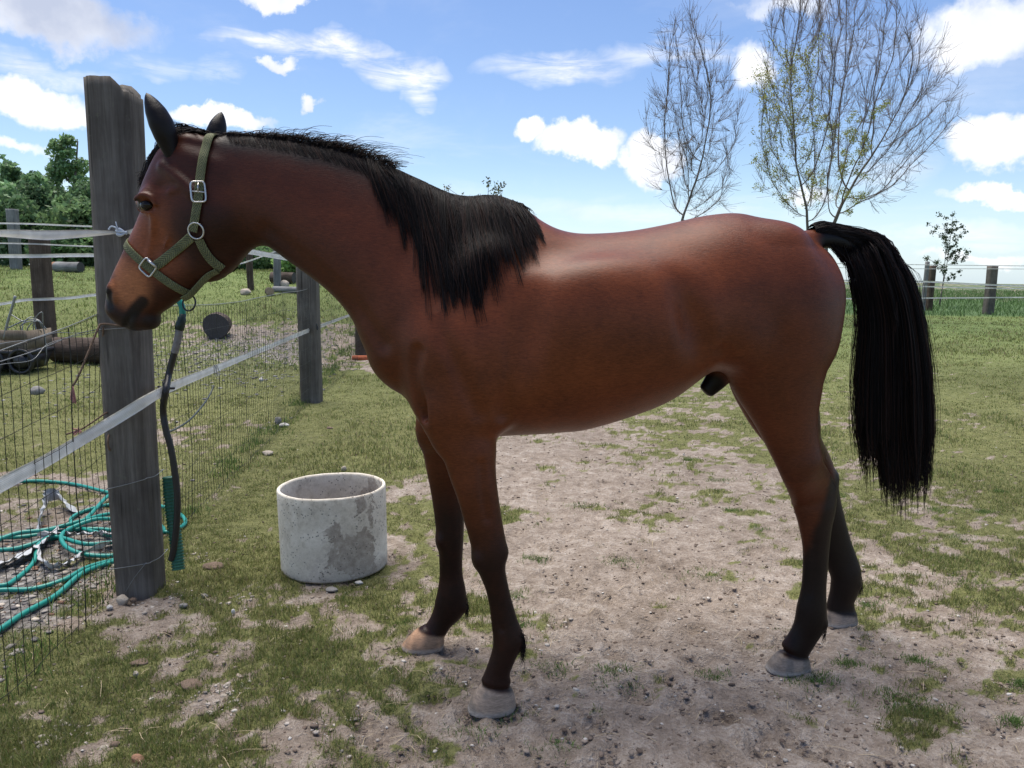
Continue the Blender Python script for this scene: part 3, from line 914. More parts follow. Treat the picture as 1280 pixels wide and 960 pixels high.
# muscles and bone under the skin, both sides
for sgn in (-1, 1):
    blob(600, 352, sgn * .15, (.07, .05, .11), .045, rot=.35)                   # shoulder blade
    blob(572, 430, sgn * .17, (.11, .07, .10), .05)                            # upper arm
    blob(536, 474, sgn * .10, (.055, .07, .10), .04)                            # breast
    blob(613, 520, sgn * .185, (.06, .045, .05), .03)                          # elbow
    blob(588, 575, sgn * .165, (.045, .04, .10), .03)                          # forearm
    blob(925, 420, sgn * .20, (.08, .06, .09), .05, rot=-.4)                   # stifle
    blob(990, 380, sgn * .17, (.08, .06, .15), .05)                           # thigh
    blob(760, 400, sgn * .21, (.28, .10, .17), .06)                            # ribs
    blob(660, 380, sgn * .285, (.035, .035, .14), .06, 'sub')                  # behind the shoulder
    blob(872, 400, sgn * .33, (.035, .06, .10), .06, 'sub', rot=-.3)           # flank
    # head
    blob(252, 270, sgn * .070, (.085, .028, .080), .02)                        # cheek
    blob(187, 246, sgn * .072, (.034, .022, .028), .015, rot=-.5)              # eye socket
    rope([(192, 268, sgn * .082), (190, 295, sgn * .073), (185, 322, sgn * .060)], .009, .012)     # facial crest
    rope([(204, 208, sgn * .075), (222, 222, sgn * .088), (240, 240, sgn * .092)], .012, .02)      # temple
    blob(198, 232, sgn * .098, (.022, .014, .014), .015, 'sub')               # hollow above the eye
    blob(205, 318, sgn * .083, (.05, .018, .035), .03, 'sub', rot=.7)          # below the cheek
    blob(142, 366, sgn * .040, (.020, .020, .032), .012, rot=-.3)              # nostril rim
    rope([(330, 290, sgn * .085), (385, 335, sgn * .10), (440, 385, sgn * .118), (475, 430, sgn * .14)], .012, .04, 'sub')   # jugular groove
blob(183, 401, 0, (.030, .034, .022), .014, rot=.3)                           # lower lip and chin
blob(190, 401, 0, (.020, .030, .022), .014)
blob(150, 388, 0, (.032, .042, .024), .016, rot=.2)                           # upper lip
for sgn in (-1, 1):
    rope([(137, 364, sgn * .060), (135, 372, sgn * .060), (138, 381, sgn * .054)], (.008, .012, .008), .006, 'sub')
    rope([(176, 378, sgn * .060), (168, 387, sgn * .058), (161, 398, sgn * .050), (157, 410, sgn * .03), (156, 412, 0)], (.005, .008, .008, .007, .006), .004, 'sub')
    blob(181.5, 256, sgn * .100, (.023, .024, .0165), .006, 'sub', rot=-.25)
    rope([(169, 249, sgn * .086), (176, 243.5, sgn * .094), (187, 245.5, sgn * .097), (194, 255, sgn * .095)], .0072, .005)      # upper lid
    rope([(170, 259, sgn * .088), (178, 266, sgn * .094), (188, 265, sgn * .095)], .0038, .005)
for sgn, WF, WH in ((-1, WNF, WNH), (1, WFF, WFH)):
    dx = 0 if sgn < 0 else 1
    # grooves of the quarters, shoulder and forearm
    rope([(905, 440, sgn * .262), (925, 480, sgn * .245), (950, 530, sgn * .22)], .011, .028, 'sub')
    rope([(545, 400, sgn * .245), (575, 470, sgn * .262), (600, 520, sgn * .255)], .013, .030, 'sub')
    rope([(600, 330, sgn * .215), (632, 400, sgn * .262), (640, 470, sgn * .268), (630, 520, sgn * .235)], .013, .030, 'sub')
    rope([(520, 440, sgn * .215), (515, 480, sgn * .20), (535, 520, sgn * .18)], .013, .026, 'sub')
# knees, hocks, fetlocks and tendons
for pts, w, rr, kk in (
        ([(612, 742), (619, 770), (626, 788)], WNF - .031, .009, .009), ([(559, 712), (560, 735), (562, 750)], WFF + .031, .005, .010),
        ([(1018, 680), (1017, 715), (1013, 745)], WNH - .032, .009, .009), ([(1048, 680), (1053, 705), (1056, 720)], WFH + .032, .005, .010),
        ([(602, 580), (604, 615), (609, 650)], -.235, .007, .016)):
    rope([(x, y, w) for x, y in pts], rr, kk, 'sub')
for (x, y, w, rad) in ((598, 697, WNF, (.020, .040, .036)), (550, 674, WFF, (.018, .040, .036)), (1037, 614, WNH, (.020, .018, .030)), (1042, 598, WFH, (.020, .018, .030)), (630, 690, WNF, (.012, .020, .020)),
                       (648, 800, WNF, (.016, .024, .020)), (579, 758, WFF, (.014, .022, .018)), (1028, 779, WNH, (.014, .024, .018)), (1070, 730, WFH, (.014, .022, .018))):
    blob(x, y, w, rad, .012)
for sgn in (-1, 1):
    rope([(205, 262, sgn * .088), (214, 288, sgn * .078), (206, 306, sgn * .072), (200, 330, sgn * .060)], .0030, .006)     # face vein
    rope([(232, 226, sgn * .083), (224, 236, sgn * .088), (212, 240, sgn * .090)], .006, .01)
# sheath
put(Tube([(914, 462, 886, 474, .045, 0), (906, 474, 880, 480, .028, 0), (893, 490, 873, 487, .022, 0)], cap0=.03, cap1=.010), .03)
blob(876, 491, 0, (.010, .012, .009), .006, 'sub')
# the dock of the tail
put(Tube([(990, 292, 992, 320, .05, 0), (1020, 287, 1016, 311, .038, 0), (1050, 291, 1042, 311, .030, 0), (1075, 304, 1062, 320, .024, 0), (1092, 330, 1076, 336, .018, 0), (1098, 365, 1084, 366, .012, 0)], cap0=.05, cap1=.02), .03)
# surface irregularity so the coat is not machined
FIELD[:, :, :max(1, np.searchsorted(gz, 0.001))] = 0.05
gg = np.meshgrid(gu, gw, gz[:1], indexing='ij')


def surface_nets(F, ox, oy, oz, h):
    neg = F < 0
    c = neg[:-1, :-1, :-1].astype(np.uint8)
    cnt = c.copy()
    for dx, dy, dz in ((1, 0, 0), (0, 1, 0), (0, 0, 1), (1, 1, 0), (1, 0, 1), (0, 1, 1), (1, 1, 1)):
        cnt += neg[dx:neg.shape[0] - 1 + dx, dy:neg.shape[1] - 1 + dy, dz:neg.shape[2] - 1 + dz]
    act = (cnt > 0) & (cnt < 8)
    I = np.argwhere(act)
    idx = np.full(act.shape, -1, np.int32); idx[act] = np.arange(len(I))
    corners = [(x, y, z) for x in (0, 1) for y in (0, 1) for z in (0, 1)]
    val = {k: F[I[:, 0] + k[0], I[:, 1] + k[1], I[:, 2] + k[2]].astype(np.float64) for k in corners}
    acc = np.zeros((len(I), 3)); num = np.zeros(len(I))
    for a in corners:
        for ax in range(3):
            if a[ax] == 0:
                b = list(a); b[ax] = 1; b = tuple(b)
                va, vb = val[a], val[b]
                m = (va < 0) != (vb < 0)
                t = np.where(m, va / np.where(m, va - vb, 1), 0)
                p = np.tile(np.array(a, float), (len(I), 1)); p[:, ax] += t
                acc += p * m[:, None]; num += m
    V = (I + acc / num[:, None]) * h + [ox, oy, oz]
    quads = []
    for ax in range(3):
        sl0 = [slice(None)] * 3; sl1 = [slice(None)] * 3
        sl0[ax] = slice(0, -1); sl1[ax] = slice(1, None)
        ch = neg[tuple(sl0)] != neg[tuple(sl1)]
        E = np.argwhere(ch)
        o = [k for k in range(3) if k != ax]
        ok = (E[:, o[0]] > 0) & (E[:, o[1]] > 0) & (E[:, o[0]] < act.shape[o[0]]) & (E[:, o[1]] < act.shape[o[1]])
        E = E[ok]
        def cell(d0, d1):
            C = E.copy(); C[:, o[0]] += d0; C[:, o[1]] += d1
            return idx[C[:, 0], C[:, 1], C[:, 2]]
        q = np.stack([cell(-1, -1), cell(0, -1), cell(0, 0), cell(-1, 0)], 1)
        flip = neg[E[:, 0], E[:, 1], E[:, 2]]
        if ax == 1: flip = ~flip
        q = np.where(flip[:, None], q, q[:, ::-1])
        quads.append(q)
    Q = np.vstack(quads)
    return V, Q[(Q >= 0).all(1)]


HV, HQ = surface_nets(FIELD, U0, W0, Z0, H)
# keep only the largest connected piece is unnecessary: the field is one body
# relax
ed = np.vstack([HQ[:, [0, 1]], HQ[:, [1, 2]], HQ[:, [2, 3]], HQ[:, [3, 0]]])
deg = np.bincount(ed.ravel(), minlength=len(HV))[:, None]


def relax(V, n, lam=0.5):
    for _ in range(n):
        s = np.zeros_like(V)
        for k in range(3):
            s[:, k] = np.bincount(ed[:, 0], V[ed[:, 1], k], len(V)) + np.bincount(ed[:, 1], V[ed[:, 0], k], len(V))
        V = V + lam * (s / deg - V)
    return V


HV = relax(HV, 2)
print('BODY', len(HV), len(HQ))
tree_bvh = BVHTree.FromPolygons([tuple(v) for v in HV.tolist()], [tuple(q) for q in HQ.tolist()])


def side_hit(u, z, sgn=-1):
    """lateral position of the skin on the near (-1) or far (+1) side at (u,z); None off the body"""
    h = tree_bvh.ray_cast(Vector((u, sgn * 0.6, z)), Vector((0, -sgn, 0)))
    return None if h[0] is None else h[0].y


def LS(px, py, off=0.0, w0=-0.07):
    """photo position -> local point on the near skin, pushed off by off"""
    w = w0
    for _ in range(5):
        u, z = L(px, py, w)
        hh = side_hit(u, z)
        if hh is None: break
        w = hh
    hit = tree_bvh.find_nearest(Vector((u, w, z)))
    n = np.array(hit[1]); n = n if n[1] < 0 or abs(n[1]) < .3 else -n
    return np.array([u, w, z]) + n * off, n


# ears: a curled cup each, its own small mesh joined into the body
def ear_mesh(base, tip, opening, width, thick=.007):
    base, tip = np.array(base), np.array(tip)
    ax = tip - base; ln = np.linalg.norm(ax); ax /= ln
    op = np.array(opening, float); op -= ax * op.dot(ax); op /= np.linalg.norm(op)
    sd = np.cross(ax, op)
    nT, nA = 26, 18
    outer = []; inner = []
    for i in range(nT):
        t = i / (nT - 1)
        r = width * (np.interp(t, [0, .12, .3, .5, .7, .85, .95, 1], [.58, .72, .95, 1.0, .84, .56, .28, .03]))
        gap = np.interp(t, [0, .12, .3, .6, 1], [.0, .35, .95, 1.15, 1.3])       # half opening angle
        cen = base + ax * ln * (t ** 0.95) + op * (-.010 * math.sin(t * math.pi)) + sd * 0.0
        ro, ri = [], []
        for j in range(nA):
            a = gap + (2 * math.pi - 2 * gap) * j / (nA - 1)
            e = min(1, 3.5 * min(j, nA - 1 - j) / (nA - 1) + .2)
            d = math.cos(a) * op * .82 + math.sin(a) * sd
            ro.append(cen + d * r); ri.append(cen + d * max(r - thick * e, r * .25))
        outer.append(ro); inner.append(ri)
    O = np.array(outer).reshape(-1, 3); I_ = np.array(inner).reshape(-1, 3)
    V = np.vstack([O, I_]); q = []
    n0 = nT * nA
    for i in range(nT - 1):
        for j in range(nA - 1):
            a = i * nA + j
            q.append((a, a + 1, a + nA + 1, a + nA)); b = a + n0
            q.append((b, b + nA, b + nA + 1, b + 1))
        for j, fl in ((0, 0), (nA - 1, 1)):
            a = i * nA + j; b = a + n0
            q.append((a, a + nA, b + nA, b) if not fl else (a, b, b + nA, a + nA))
    for j in range(nA - 1):
        a = (nT - 1) * nA + j
        q.append((a, a + 1, a + 1 + n0, a + n0))
    return V, np.array(q), n0


def lw(px, py, w):
    u, z = L(px, py, w); return np.array([u, w, z])


e1 = ear_mesh(lw(216, 196, -.058), lw(183, 116, -.085), (1.0, .55, -.15), .037)      # near ear turned forwards
e2 = ear_mesh(lw(262, 196, .05), lw(277, 140, .075), (.6, .9, 0), .030)
nb = len(HV)
allV = np.vstack([HV, e1[0], e2[0]])
allQ = np.vstack([HQ, e1[1] + nb, e2[1] + nb + len(e1[0])])

# ---- coat colours (own markings: bay with black points; shade painted in under the neck)
u_, w_, z_ = allV[:, 0], allV[:, 1], allV[:, 2]
bay = np.array([.132, .0335, .0108]); dark = np.array([.024, .0065, .0040]); black = np.array([.0050, .0034, .0034])
tan = np.array([.40, .145, .055])
n1 = fbm(allV * 3.1, 3, 5); n2 = fbm(allV * 22, 3, 9)
C = bay[None] * (0.78 + .34 * n1 + .16 * n2)[:, None]


def mixc(C, col, f):
    return C * (1 - f[:, None]) + np.asarray(col)[None] * f[:, None]


# neck and quarters a shade darker, barrel richer
UW, ZW = L(640, 262, 0)
Ucrest = np.array([L(x, y, 0) for x, y in ((276, 176), (350, 183), (445, 204), (540, 240), (620, 262))])
crest_z = np.interp(u_, Ucrest[::-1, 0], Ucrest[::-1, 1])
Uth = np.array([L(x, y, 0) for x, y in ((305, 309), (350, 316), (416, 371), (460, 430))])
th_z = np.interp(u_, Uth[::-1, 0], Uth[::-1, 1])
onneck = ss(L(560, 300)[0], L(440, 300)[0], u_)
C = mixc(C, dark, .46 * ss(L(640, 300)[0], L(430, 300)[0], u_) * (z_ > .7))
C = mixc(C, dark, .30 * ss(L(850, 300)[0], L(930, 300)[0], u_) * (z_ > .7))
C = mixc(C, dark, .55 * onneck * ss(1.0, .2, (crest_z - z_) / .2) * (z_ > .8))
C = mixc(C, black, .9 * ss(L(600, 300)[0], L(540, 300)[0], u_) * ss(L(262, 200)[0], L(290, 200)[0], u_) * ss(1.0, .25, (crest_z - z_ + .02 * n2) / .075) * (z_ > .8))
C = mixc(C, dark, .75 * ss(L(470, 300)[0], L(360, 300)[0], u_) * ss(.55, .0, (z_ - th_z) / .3) * (z_ > .9))  # shade below the throat and lower neck, painted into the coat colour
hind = u_ < .6
leg = np.where(hind, ss(.50, .34, z_ + .07 * (n1 - .5)), ss(.68, .48, z_ + .07 * (n1 - .5)))
fr = np.where(hind, ss(-.02, .05, (u_ - np.interp(z_, [.3, .5, .7], [.17, .16, .16]))), 0)
C = mixc(C, black + np.array([.006, .002, .001]), np.clip(leg - .5 * fr * ss(.36, .46, z_) - .10 * ss(.45, .7, n2), 0, 1))
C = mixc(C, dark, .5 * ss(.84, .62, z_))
hind = u_ < .6
for wv_, pl_ in ((WNH, ((1040, 575), (1026, 610), (1014, 650), (1003, 700), (990, 740))), (WFH, ((1046, 565), (1036, 600), (1030, 640), (1028, 690), (1024, 720)))):
    q_ = np.array([L(x, y, wv_) for x, y in pl_])[::-1]
    ub_ = np.interp(z_, q_[:, 1], q_[:, 0])
    m_ = (np.sign(w_) == np.sign(wv_)) & hind
    C = mixc(C, black + np.array([.004, .0012, .0006]), .93 * m_ * ss(.014, -.016, u_ - ub_ + .02 * (n2 - .5)) * ss(q_[-1, 1] + .02, q_[-1, 1] - .06, z_))
# hooves and the pale coronets
hoof = np.zeros(len(z_))
for (cx_, cy_, wv_) in ((991, 822, WNH), (1050, 767, WFH), (621, 861, WNF), (542, 792, WFF)):
    c_ = L(cx_, cy_, wv_); rel = u_ - c_[0]; m_ = (np.abs(rel) < .14) & (np.sign(w_) == np.sign(wv_))
    hoof = np.where(m_, ss(.010, -.004, z_ - (c_[1] + .004 + .22 * rel + .008 * (n2 - .5))), hoof)
hoof = hoof * (z_ < .13)
hc = np.array([.27, .21, .165]) * np.ones_like(allV)
greyh = ss(.4, .6, fbm(allV * [30, 30, 9], 3, 21))
ringn = fbm(allV * [12, 12, 230], 2, 33); dst = fbm(allV * 55, 3, 41)
hc = hc * (.72 + .35 * ringn + .3 * dst)[:, None]
hc = hc * (1 - .6 * greyh[:, None]) + np.array([.11, .105, .10]) * .6 * greyh[:, None]
ffhoof = (w_ > 0) & (~hind)
hc[ffhoof] = hc[ffhoof] * [1.5, 1.15, .9]
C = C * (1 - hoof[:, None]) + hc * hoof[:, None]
rim = ss(.022, .015, z_)
C = mixc(C, (.32, .30, .28), .6 * rim)
# muzzle
def near(px, py, r):
    p = L(px, py, -.05); return ss(r, r * .35, np.hypot(u_ - p[0], z_ - p[1]))
C = mixc(C, np.array([.23, .066, .026]), .85 * near(192, 305, .16))
C = mixc(C, dark, .8 * near(262, 290, .15))
C = mixc(C, dark * .9, .5 * near(262, 215, .12))
C = mixc(C, tan, .85 * near(162, 358, .095))
C = mixc(C, tan * [.8, .8, .9], .55 * near(150, 335, .05))
def nearseg(pts, r):
    d = np.full(len(u_), 9.0)
    q_ = [L(x, y, -.05) for x, y in pts]
    for a_, b_ in zip(q_[:-1], q_[1:]):
        e_ = b_ - a_; t_ = np.clip(((u_ - a_[0]) * e_[0] + (z_ - a_[1]) * e_[1]) / (e_ @ e_), 0, 1)
        d = np.minimum(d, np.hypot(u_ - a_[0] - t_ * e_[0], z_ - a_[1] - t_ * e_[1]))
    return ss(r, r * .45, d + .006 * (n2 - .5))
C = mixc(C, black * 1.3, .95 * nearseg([(136, 366), (134, 376), (137, 384)], .020))
C = mixc(C, black * 1.1, .95 * nearseg([(178, 377), (170, 385), (162, 397), (156, 408)], .026))
C = mixc(C, black * 2.6, .5 * nearseg([(140, 392), (152, 402), (168, 408), (190, 404)], .034))
C = mixc(C, black * 2.4, .75 * near(158, 402, .035))
C = mixc(C, black * 2.6, .6 * near(185, 404, .040))
C = mixc(C, black, .9 * near(181.5, 256, .024))
C = mixc(C, np.array([.24, .10, .055]), .4 * near(172, 250, .018))
# sheath and dock
ps = L(884, 488, 0)
C = mixc(C, black, ss(.075, .045, np.hypot(u_ - ps[0], (z_ - ps[1]) * 1.0)) * (np.abs(w_) < .07))
ud, ud2, zd = L(1006, 300, 0)[0], L(1026, 300, 0)[0], L(1040, 324, 0)[1]
C = mixc(C, black, ss(ud, ud2, u_) * (z_ > zd))
# ears: dark backs and rims
C[nb:] = black * (.9 + 1.2 * n2[nb:, None])
inn = np.zeros(len(allV), bool)
inn[nb + e1[2]:nb + len(e1[0])] = True
C[inn] = black * 2.2
WV = to_world(allV)

# rest position lets the coat's fine pattern follow the body
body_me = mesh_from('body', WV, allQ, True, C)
mat = bpy.data.materials.new('horse_coat'); mat.use_nodes = True
T = NT(mat.node_tree)
a = T.n('ShaderNodeAttribute', attribute_name='Col')
tcx = T.n('ShaderNodeTexCoord')
mpc = T.n('ShaderNodeMapping', ins={'Vector': (tcx, 'Object'), 'Rotation': (0, 0.35, 0), 'Scale': (38, 38, 160)})
hairn = T.noise(mpc, 1.6, 4, 0.7, 0.6)
big = T.noise((tcx, 'Object'), 9.0, 4, 0.6)
spk = T.noise(mpc, 5.5, 2, 0.5)
f = T.math('MULTIPLY_ADD', (hairn, 'Fac'), 1.5, T.math('MULTIPLY_ADD', (big, 'Fac'), .9, -.2))
col = T.mix(1.0, (a, 'Color'), T.n('ShaderNodeCombineColor', ins={0: f, 1: f, 2: f}), 'MULTIPLY')
hgt = T.math('MULTIPLY_ADD', (spk, 'Fac'), .4, (hairn, 'Fac'))
bp = T.n('ShaderNodeBump', ins={'Strength': .22, 'Distance': .004, 'Height': hgt})
bs = T.n('ShaderNodeBsdfPrincipled', ins={'Base Color': (col, 2), 'Roughness': .42, 'Specular IOR Level': .20, 'Normal': bp, 'Sheen Weight': .0, 'Sheen Roughness': .4, 'Sheen Tint': (.75, .62, .6, 1), 'Anisotropic': .3})
T.n('ShaderNodeOutputMaterial', ins={'Surface': bs})
horse_base = to_world(np.array([.62, 0, 0]))
horse = thing('horse', 'bay horse with black mane, tail and legs, standing side-on with its nose at the post', 'horse', horse_base)


def child(name, me, mt, parent=horse, **kw):
    o = obj(name, me, mt, parent, **kw)
    off = Vector((0, 0, 0)); p = parent
    while p is not None:
        off += p.location; p = p.parent
    # vertices are built in world space: bring them into the parent's frame
    me.transform(Matrix.Translation(-off))
    return o


child('body', body_me, mat)

# ---- eyes
eye_m = pmat('horse_eye', (.012, .007, .005), rough=.10, spec=.25, var=.1, bump=0)
for sgn in (-1, 1):
    u, z = L(181.5, 256, -.088)
    s_ = MB()
    th = np.linspace(0, math.pi, 13); phi = np.linspace(0, 2 * math.pi, 21)[:-1]
    Pn = np.array([[math.sin(t) * math.cos(p), math.sin(t) * math.sin(p), math.cos(t)] for t in th for p in phi])
    q = [(i * 20 + j, (i + 1) * 20 + j, (i + 1) * 20 + (j + 1) % 20, i * 20 + (j + 1) % 20) for i in range(12) for j in range(20)]
    lc = Pn * [.0225, .0190, .0195] + [u, sgn * .0745, z]
    s_.add(to_world(lc), q)
    child('eye', s_.mesh('eye'), eye_m)
# ================================================================== hair
def strands(name, paths, r0, r1, col, matname, parent=horse, jitter_col=.3, **kw):
    """paths (n,k,3) local -> thin three-sided tapering tubes, one mesh"""
    P = to_world(np.asarray(paths)); n, k = P.shape[:2]
    tan = np.gradient(P, axis=1); tan /= np.linalg.norm(tan, axis=2)[..., None] + 1e-9
    ref = rng.normal(size=(n, 1, 3)); nr = ref - tan * (ref * tan).sum(-1, keepdims=True)
    nr /= np.linalg.norm(nr, axis=2)[..., None] + 1e-9
    bn = np.cross(tan, nr)
    t = np.linspace(0, 1, k)
    rad = (r0 + (r1 - r0) * t ** 1.5)[None, :, None] * rng.uniform(.7, 1.3, (n, 1, 1))
    ring = []
    for a in (0, 2.094, 4.189):
        ring.append(P + rad * (math.cos(a) * nr + math.sin(a) * bn))
    V = np.stack(ring, 2).reshape(-1, 3)
    i, j, s = np.meshgrid(np.arange(n), np.arange(k - 1), np.arange(3), indexing='ij')
    b = (i * k + j) * 3; s2 = (s + 1) % 3
    q = np.stack([b + s, b + s2, b + 3 + s2, b + 3 + s], -1).reshape(-1, 4)
    c = np.asarray(col)[None, None] * (1 + jitter_col * rng.normal(size=(n, 1, 1)).clip(-1.5, 2))
    c = c + np.array([.034, .014, .008]) * (rng.random((n, 1, 1)) < .22) * t[None, :, None] ** .5
    c = np.repeat(np.broadcast_to(c, (n, k, 3)), 3, axis=1).reshape(-1, 3) if False else np.repeat(np.broadcast_to(c, (n, k, 3)).reshape(-1, 3), 3, axis=0)
    return child(name, mesh_from(name, V, q, True, np.clip(c, .002, 1)), MATS[matname], parent, **kw)


def hairmat(name, rough=.55, spec=.12):
    m = bpy.data.materials.new(name); m.use_nodes = True
    T = NT(m.node_tree)
    a = T.n('ShaderNodeAttribute', attribute_name='Col')
    bs = T.n('ShaderNodeBsdfPrincipled', ins={'Base Color': (a, 'Color'), 'Roughness': rough, 'Specular IOR Level': spec})
    T.n('ShaderNodeOutputMaterial', ins={'Surface': bs})
    MATS[name] = m


hairmat('black_hair')
BLK = np.array([.0075, .0062, .0072])
crestpx = np.array([(258, 170), (300, 170), (350, 174), (398, 181), (445, 195), (492, 212), (540, 231), (580, 245), (612, 250), (640, 256), (662, 266), (682, 280)], float)


def crest(x):
    """skin point on the crest above photo column x"""
    y = np.interp(x, crestpx[:, 0], crestpx[:, 1])
    u, z = L(x, y, 0)
    h = tree_bvh.ray_cast(Vector((u, 0, z + .25)), Vector((0, 0, -1)))
    return np.array([u, 0.0, h[0].z if h[0] is not None else z])


cx_tab = np.linspace(258, 684, 60)
crest_tab = np.array([crest(x) for x in cx_tab])


def crest_at(x):
    return np.stack([np.interp(x, cx_tab, crest_tab[:, k]) for k in range(3)], -1)


# lookup of the near skin over a grid, so thousands of strands can lie on it
su_ = np.linspace(.85, 2.3, 150); sz_ = np.linspace(.9, 1.8, 110)
SK = np.full((len(su_), len(sz_)), np.nan)
for i, uu in enumerate(su_):
    for j, zz in enumerate(sz_):
        w = side_hit(uu, zz)
        if w is not None: SK[i, j] = w
for _ in range(40):          # spread the skin depth a little past its outline
    m = np.isnan(SK)
    if not m.any(): break
    A = np.pad(SK, 1, constant_values=np.nan)
    st = np.stack([A[:-2, 1:-1], A[2:, 1:-1], A[1:-1, :-2], A[1:-1, 2:]])
    ok = ~np.isnan(st)
    mean = np.where(ok, st, 0).sum(0) / np.maximum(ok.sum(0), 1)
    SK = np.where(m & ok.any(0), mean, SK)
SK = np.nan_to_num(SK, nan=0.0)


def skin_w(u, z):
    fu = np.clip((u - su_[0]) / (su_[1] - su_[0]), 0, len(su_) - 1.001); fz = np.clip((z - sz_[0]) / (sz_[1] - sz_[0]), 0, len(sz_) - 1.001)
    i, j = fu.astype(int), fz.astype(int); a, b = fu - i, fz - j
    return (SK[i, j] * (1 - a) * (1 - b) + SK[i + 1, j] * a * (1 - b) + SK[i, j + 1] * (1 - a) * b + SK[i + 1, j + 1] * a * b)


def lie(roots, tips, k, lift, clump_pull, bow):
    """strands from crest roots, over the crest and down the near side to tips (u,z)"""
    n = len(roots)
    t = np.linspace(0, 1, k)[None]
    u = roots[:, 0:1] + (tips[:, 0:1] - roots[:, 0:1]) * (t ** (1 + bow[:, None]))
    z0 = roots[:, 2:3] + .006
    z = z0 + (tips[:, 1:2] - z0) * (t ** 1.12)
    rise = .4 * lift[:, None] * np.sin(np.clip(t * 5, 0, 1) * math.pi) * .5
    z = z + rise
    w = skin_w(u, z) - (.004 + lift[:, None] * (.5 + .5 * np.sin(t * math.pi)))
    blend = ss(0, .10, t)
    w = roots[:, 1:2] * (1 - blend) + w * blend
    return np.stack([u, w, z], -1)


# long part of the mane, falling on the near side
TIP = np.array([(478, 482, 300), (498, 502, 332), (518, 520, 352), (540, 541, 372), (560, 560, 392), (585, 577, 398), (605, 597, 392), (625, 618, 372), (645, 642, 348), (662, 668, 322), (676, 690, 300)], float)
TIP = np.array([(470, 487, 262), (485, 512, 300), (500, 532, 338), (520, 550, 362), (540, 566, 380), (565, 580, 386), (590, 604, 362), (612, 630, 338), (635, 656, 318), (655, 680, 298), (674, 700, 292)], float)
NC = 125
cxr = np.sort(462 + 190 * rng.random(NC) ** 1.1)
paths = []
for c in range(NC):
    x = cxr[c]; m = 40
    tx = np.interp(x, TIP[:, 0], TIP[:, 1]) + rng.normal(0, 9); ty = np.interp(x, TIP[:, 0], TIP[:, 2])
    lenf = .30 + .80 * rng.random() ** .8
    ry = np.interp(x, crestpx[:, 0], crestpx[:, 1])
    tx = x + (tx - x) * lenf; ty = ry + (ty - ry) * lenf
    ty = max(ty, ry + 26)
    tu = L(tx, ty, -.12)
    roots = crest_at(x + rng.normal(0, 3.2, m)); roots[:, 1] = rng.uniform(-.018, .014, m)
    tips = np.array(tu)[None] + rng.normal(0, .0045, (m, 2)) * [1, .6]
    tips[:, 1] += np.abs(rng.normal(0, .03, m))
    lift = np.abs(rng.normal(.003, .004, m)) + rng.uniform(0, .010)
    paths.append(lie(roots, tips, 11, lift, 0, rng.uniform(-.1, .35) + rng.normal(0, .04, m)))
# loose top layer
m = 420
x = rng.uniform(466, 632, m)
roots = crest_at(x); roots[:, 1] = rng.uniform(-.02, .02, m)
tx = np.interp(x, TIP[:, 0], TIP[:, 1]) + rng.normal(6, 12, m); ty = np.interp(x, TIP[:, 0], TIP[:, 2]) - np.abs(rng.normal(5, 30, m))
ty = np.maximum(ty, np.interp(x, crestpx[:, 0], crestpx[:, 1]) + 22)
tips = np.array([L(a, b, -.13) for a, b in zip(tx, ty)])
paths.append(lie(roots, tips, 11, np.abs(rng.normal(.008, .007, m)), 0, rng.normal(.2, .25, m)))
# thin ends that reach past the rest
m = 650
x = rng.uniform(466, 655, m); roots = crest_at(x); roots[:, 1] = rng.uniform(-.016, .012, m)
g_ = rng.integers(0, 60, m); gx = rng.normal(0, 10, 60)[g_]; gy = rng.uniform(-30, 22, 60)[g_]
x = np.clip(rng.uniform(466, 655, 60)[g_] + rng.normal(0, 2, m), 464, 658); roots = crest_at(x)
tx = np.interp(x, TIP[:, 0], TIP[:, 1]) + gx + rng.normal(0, 1.6, m); ty = np.maximum(np.interp(x, TIP[:, 0], TIP[:, 2]) + gy + rng.normal(0, 5, m), np.interp(x, crestpx[:, 0], crestpx[:, 1]) + 20)
tips = np.array([L(a, b, -.13) for a, b in zip(tx, ty)])
paths.append(lie(roots, tips, 11, np.abs(rng.normal(.006, .004, m)), 0, rng.normal(.15, .1, m)))
mane_paths = np.vstack(paths)
# short growing-out hair from the poll back, standing up and bending over
m = 1900
x = rng.uniform(262, 492, m)
roots = crest_at(x); roots[:, 1] = rng.normal(0, .011, m); roots[:, 2] -= .006
ln = np.interp(x, [262, 300, 330, 380, 440, 470, 492], [.015, .02, .026, .035, .04, .04, .03]) * rng.uniform(.35, 1.25, m)
ln = ln * np.where(rng.random(m) < .13, 1.8, 1.0)
t = np.linspace(0, 1, 11)[None]
back = rng.normal(.9, .35, m)[:, None]
lat = rng.normal(0, .5, m)[:, None]
u = roots[:, 0:1] - ln[:, None] * back * t ** 1.8
z = roots[:, 2:3] + ln[:, None] * (1.25 * t - .75 * t ** 2.4)
w = roots[:, 1:2] + ln[:, None] * lat * t
short = np.stack([u, w, z], -1)
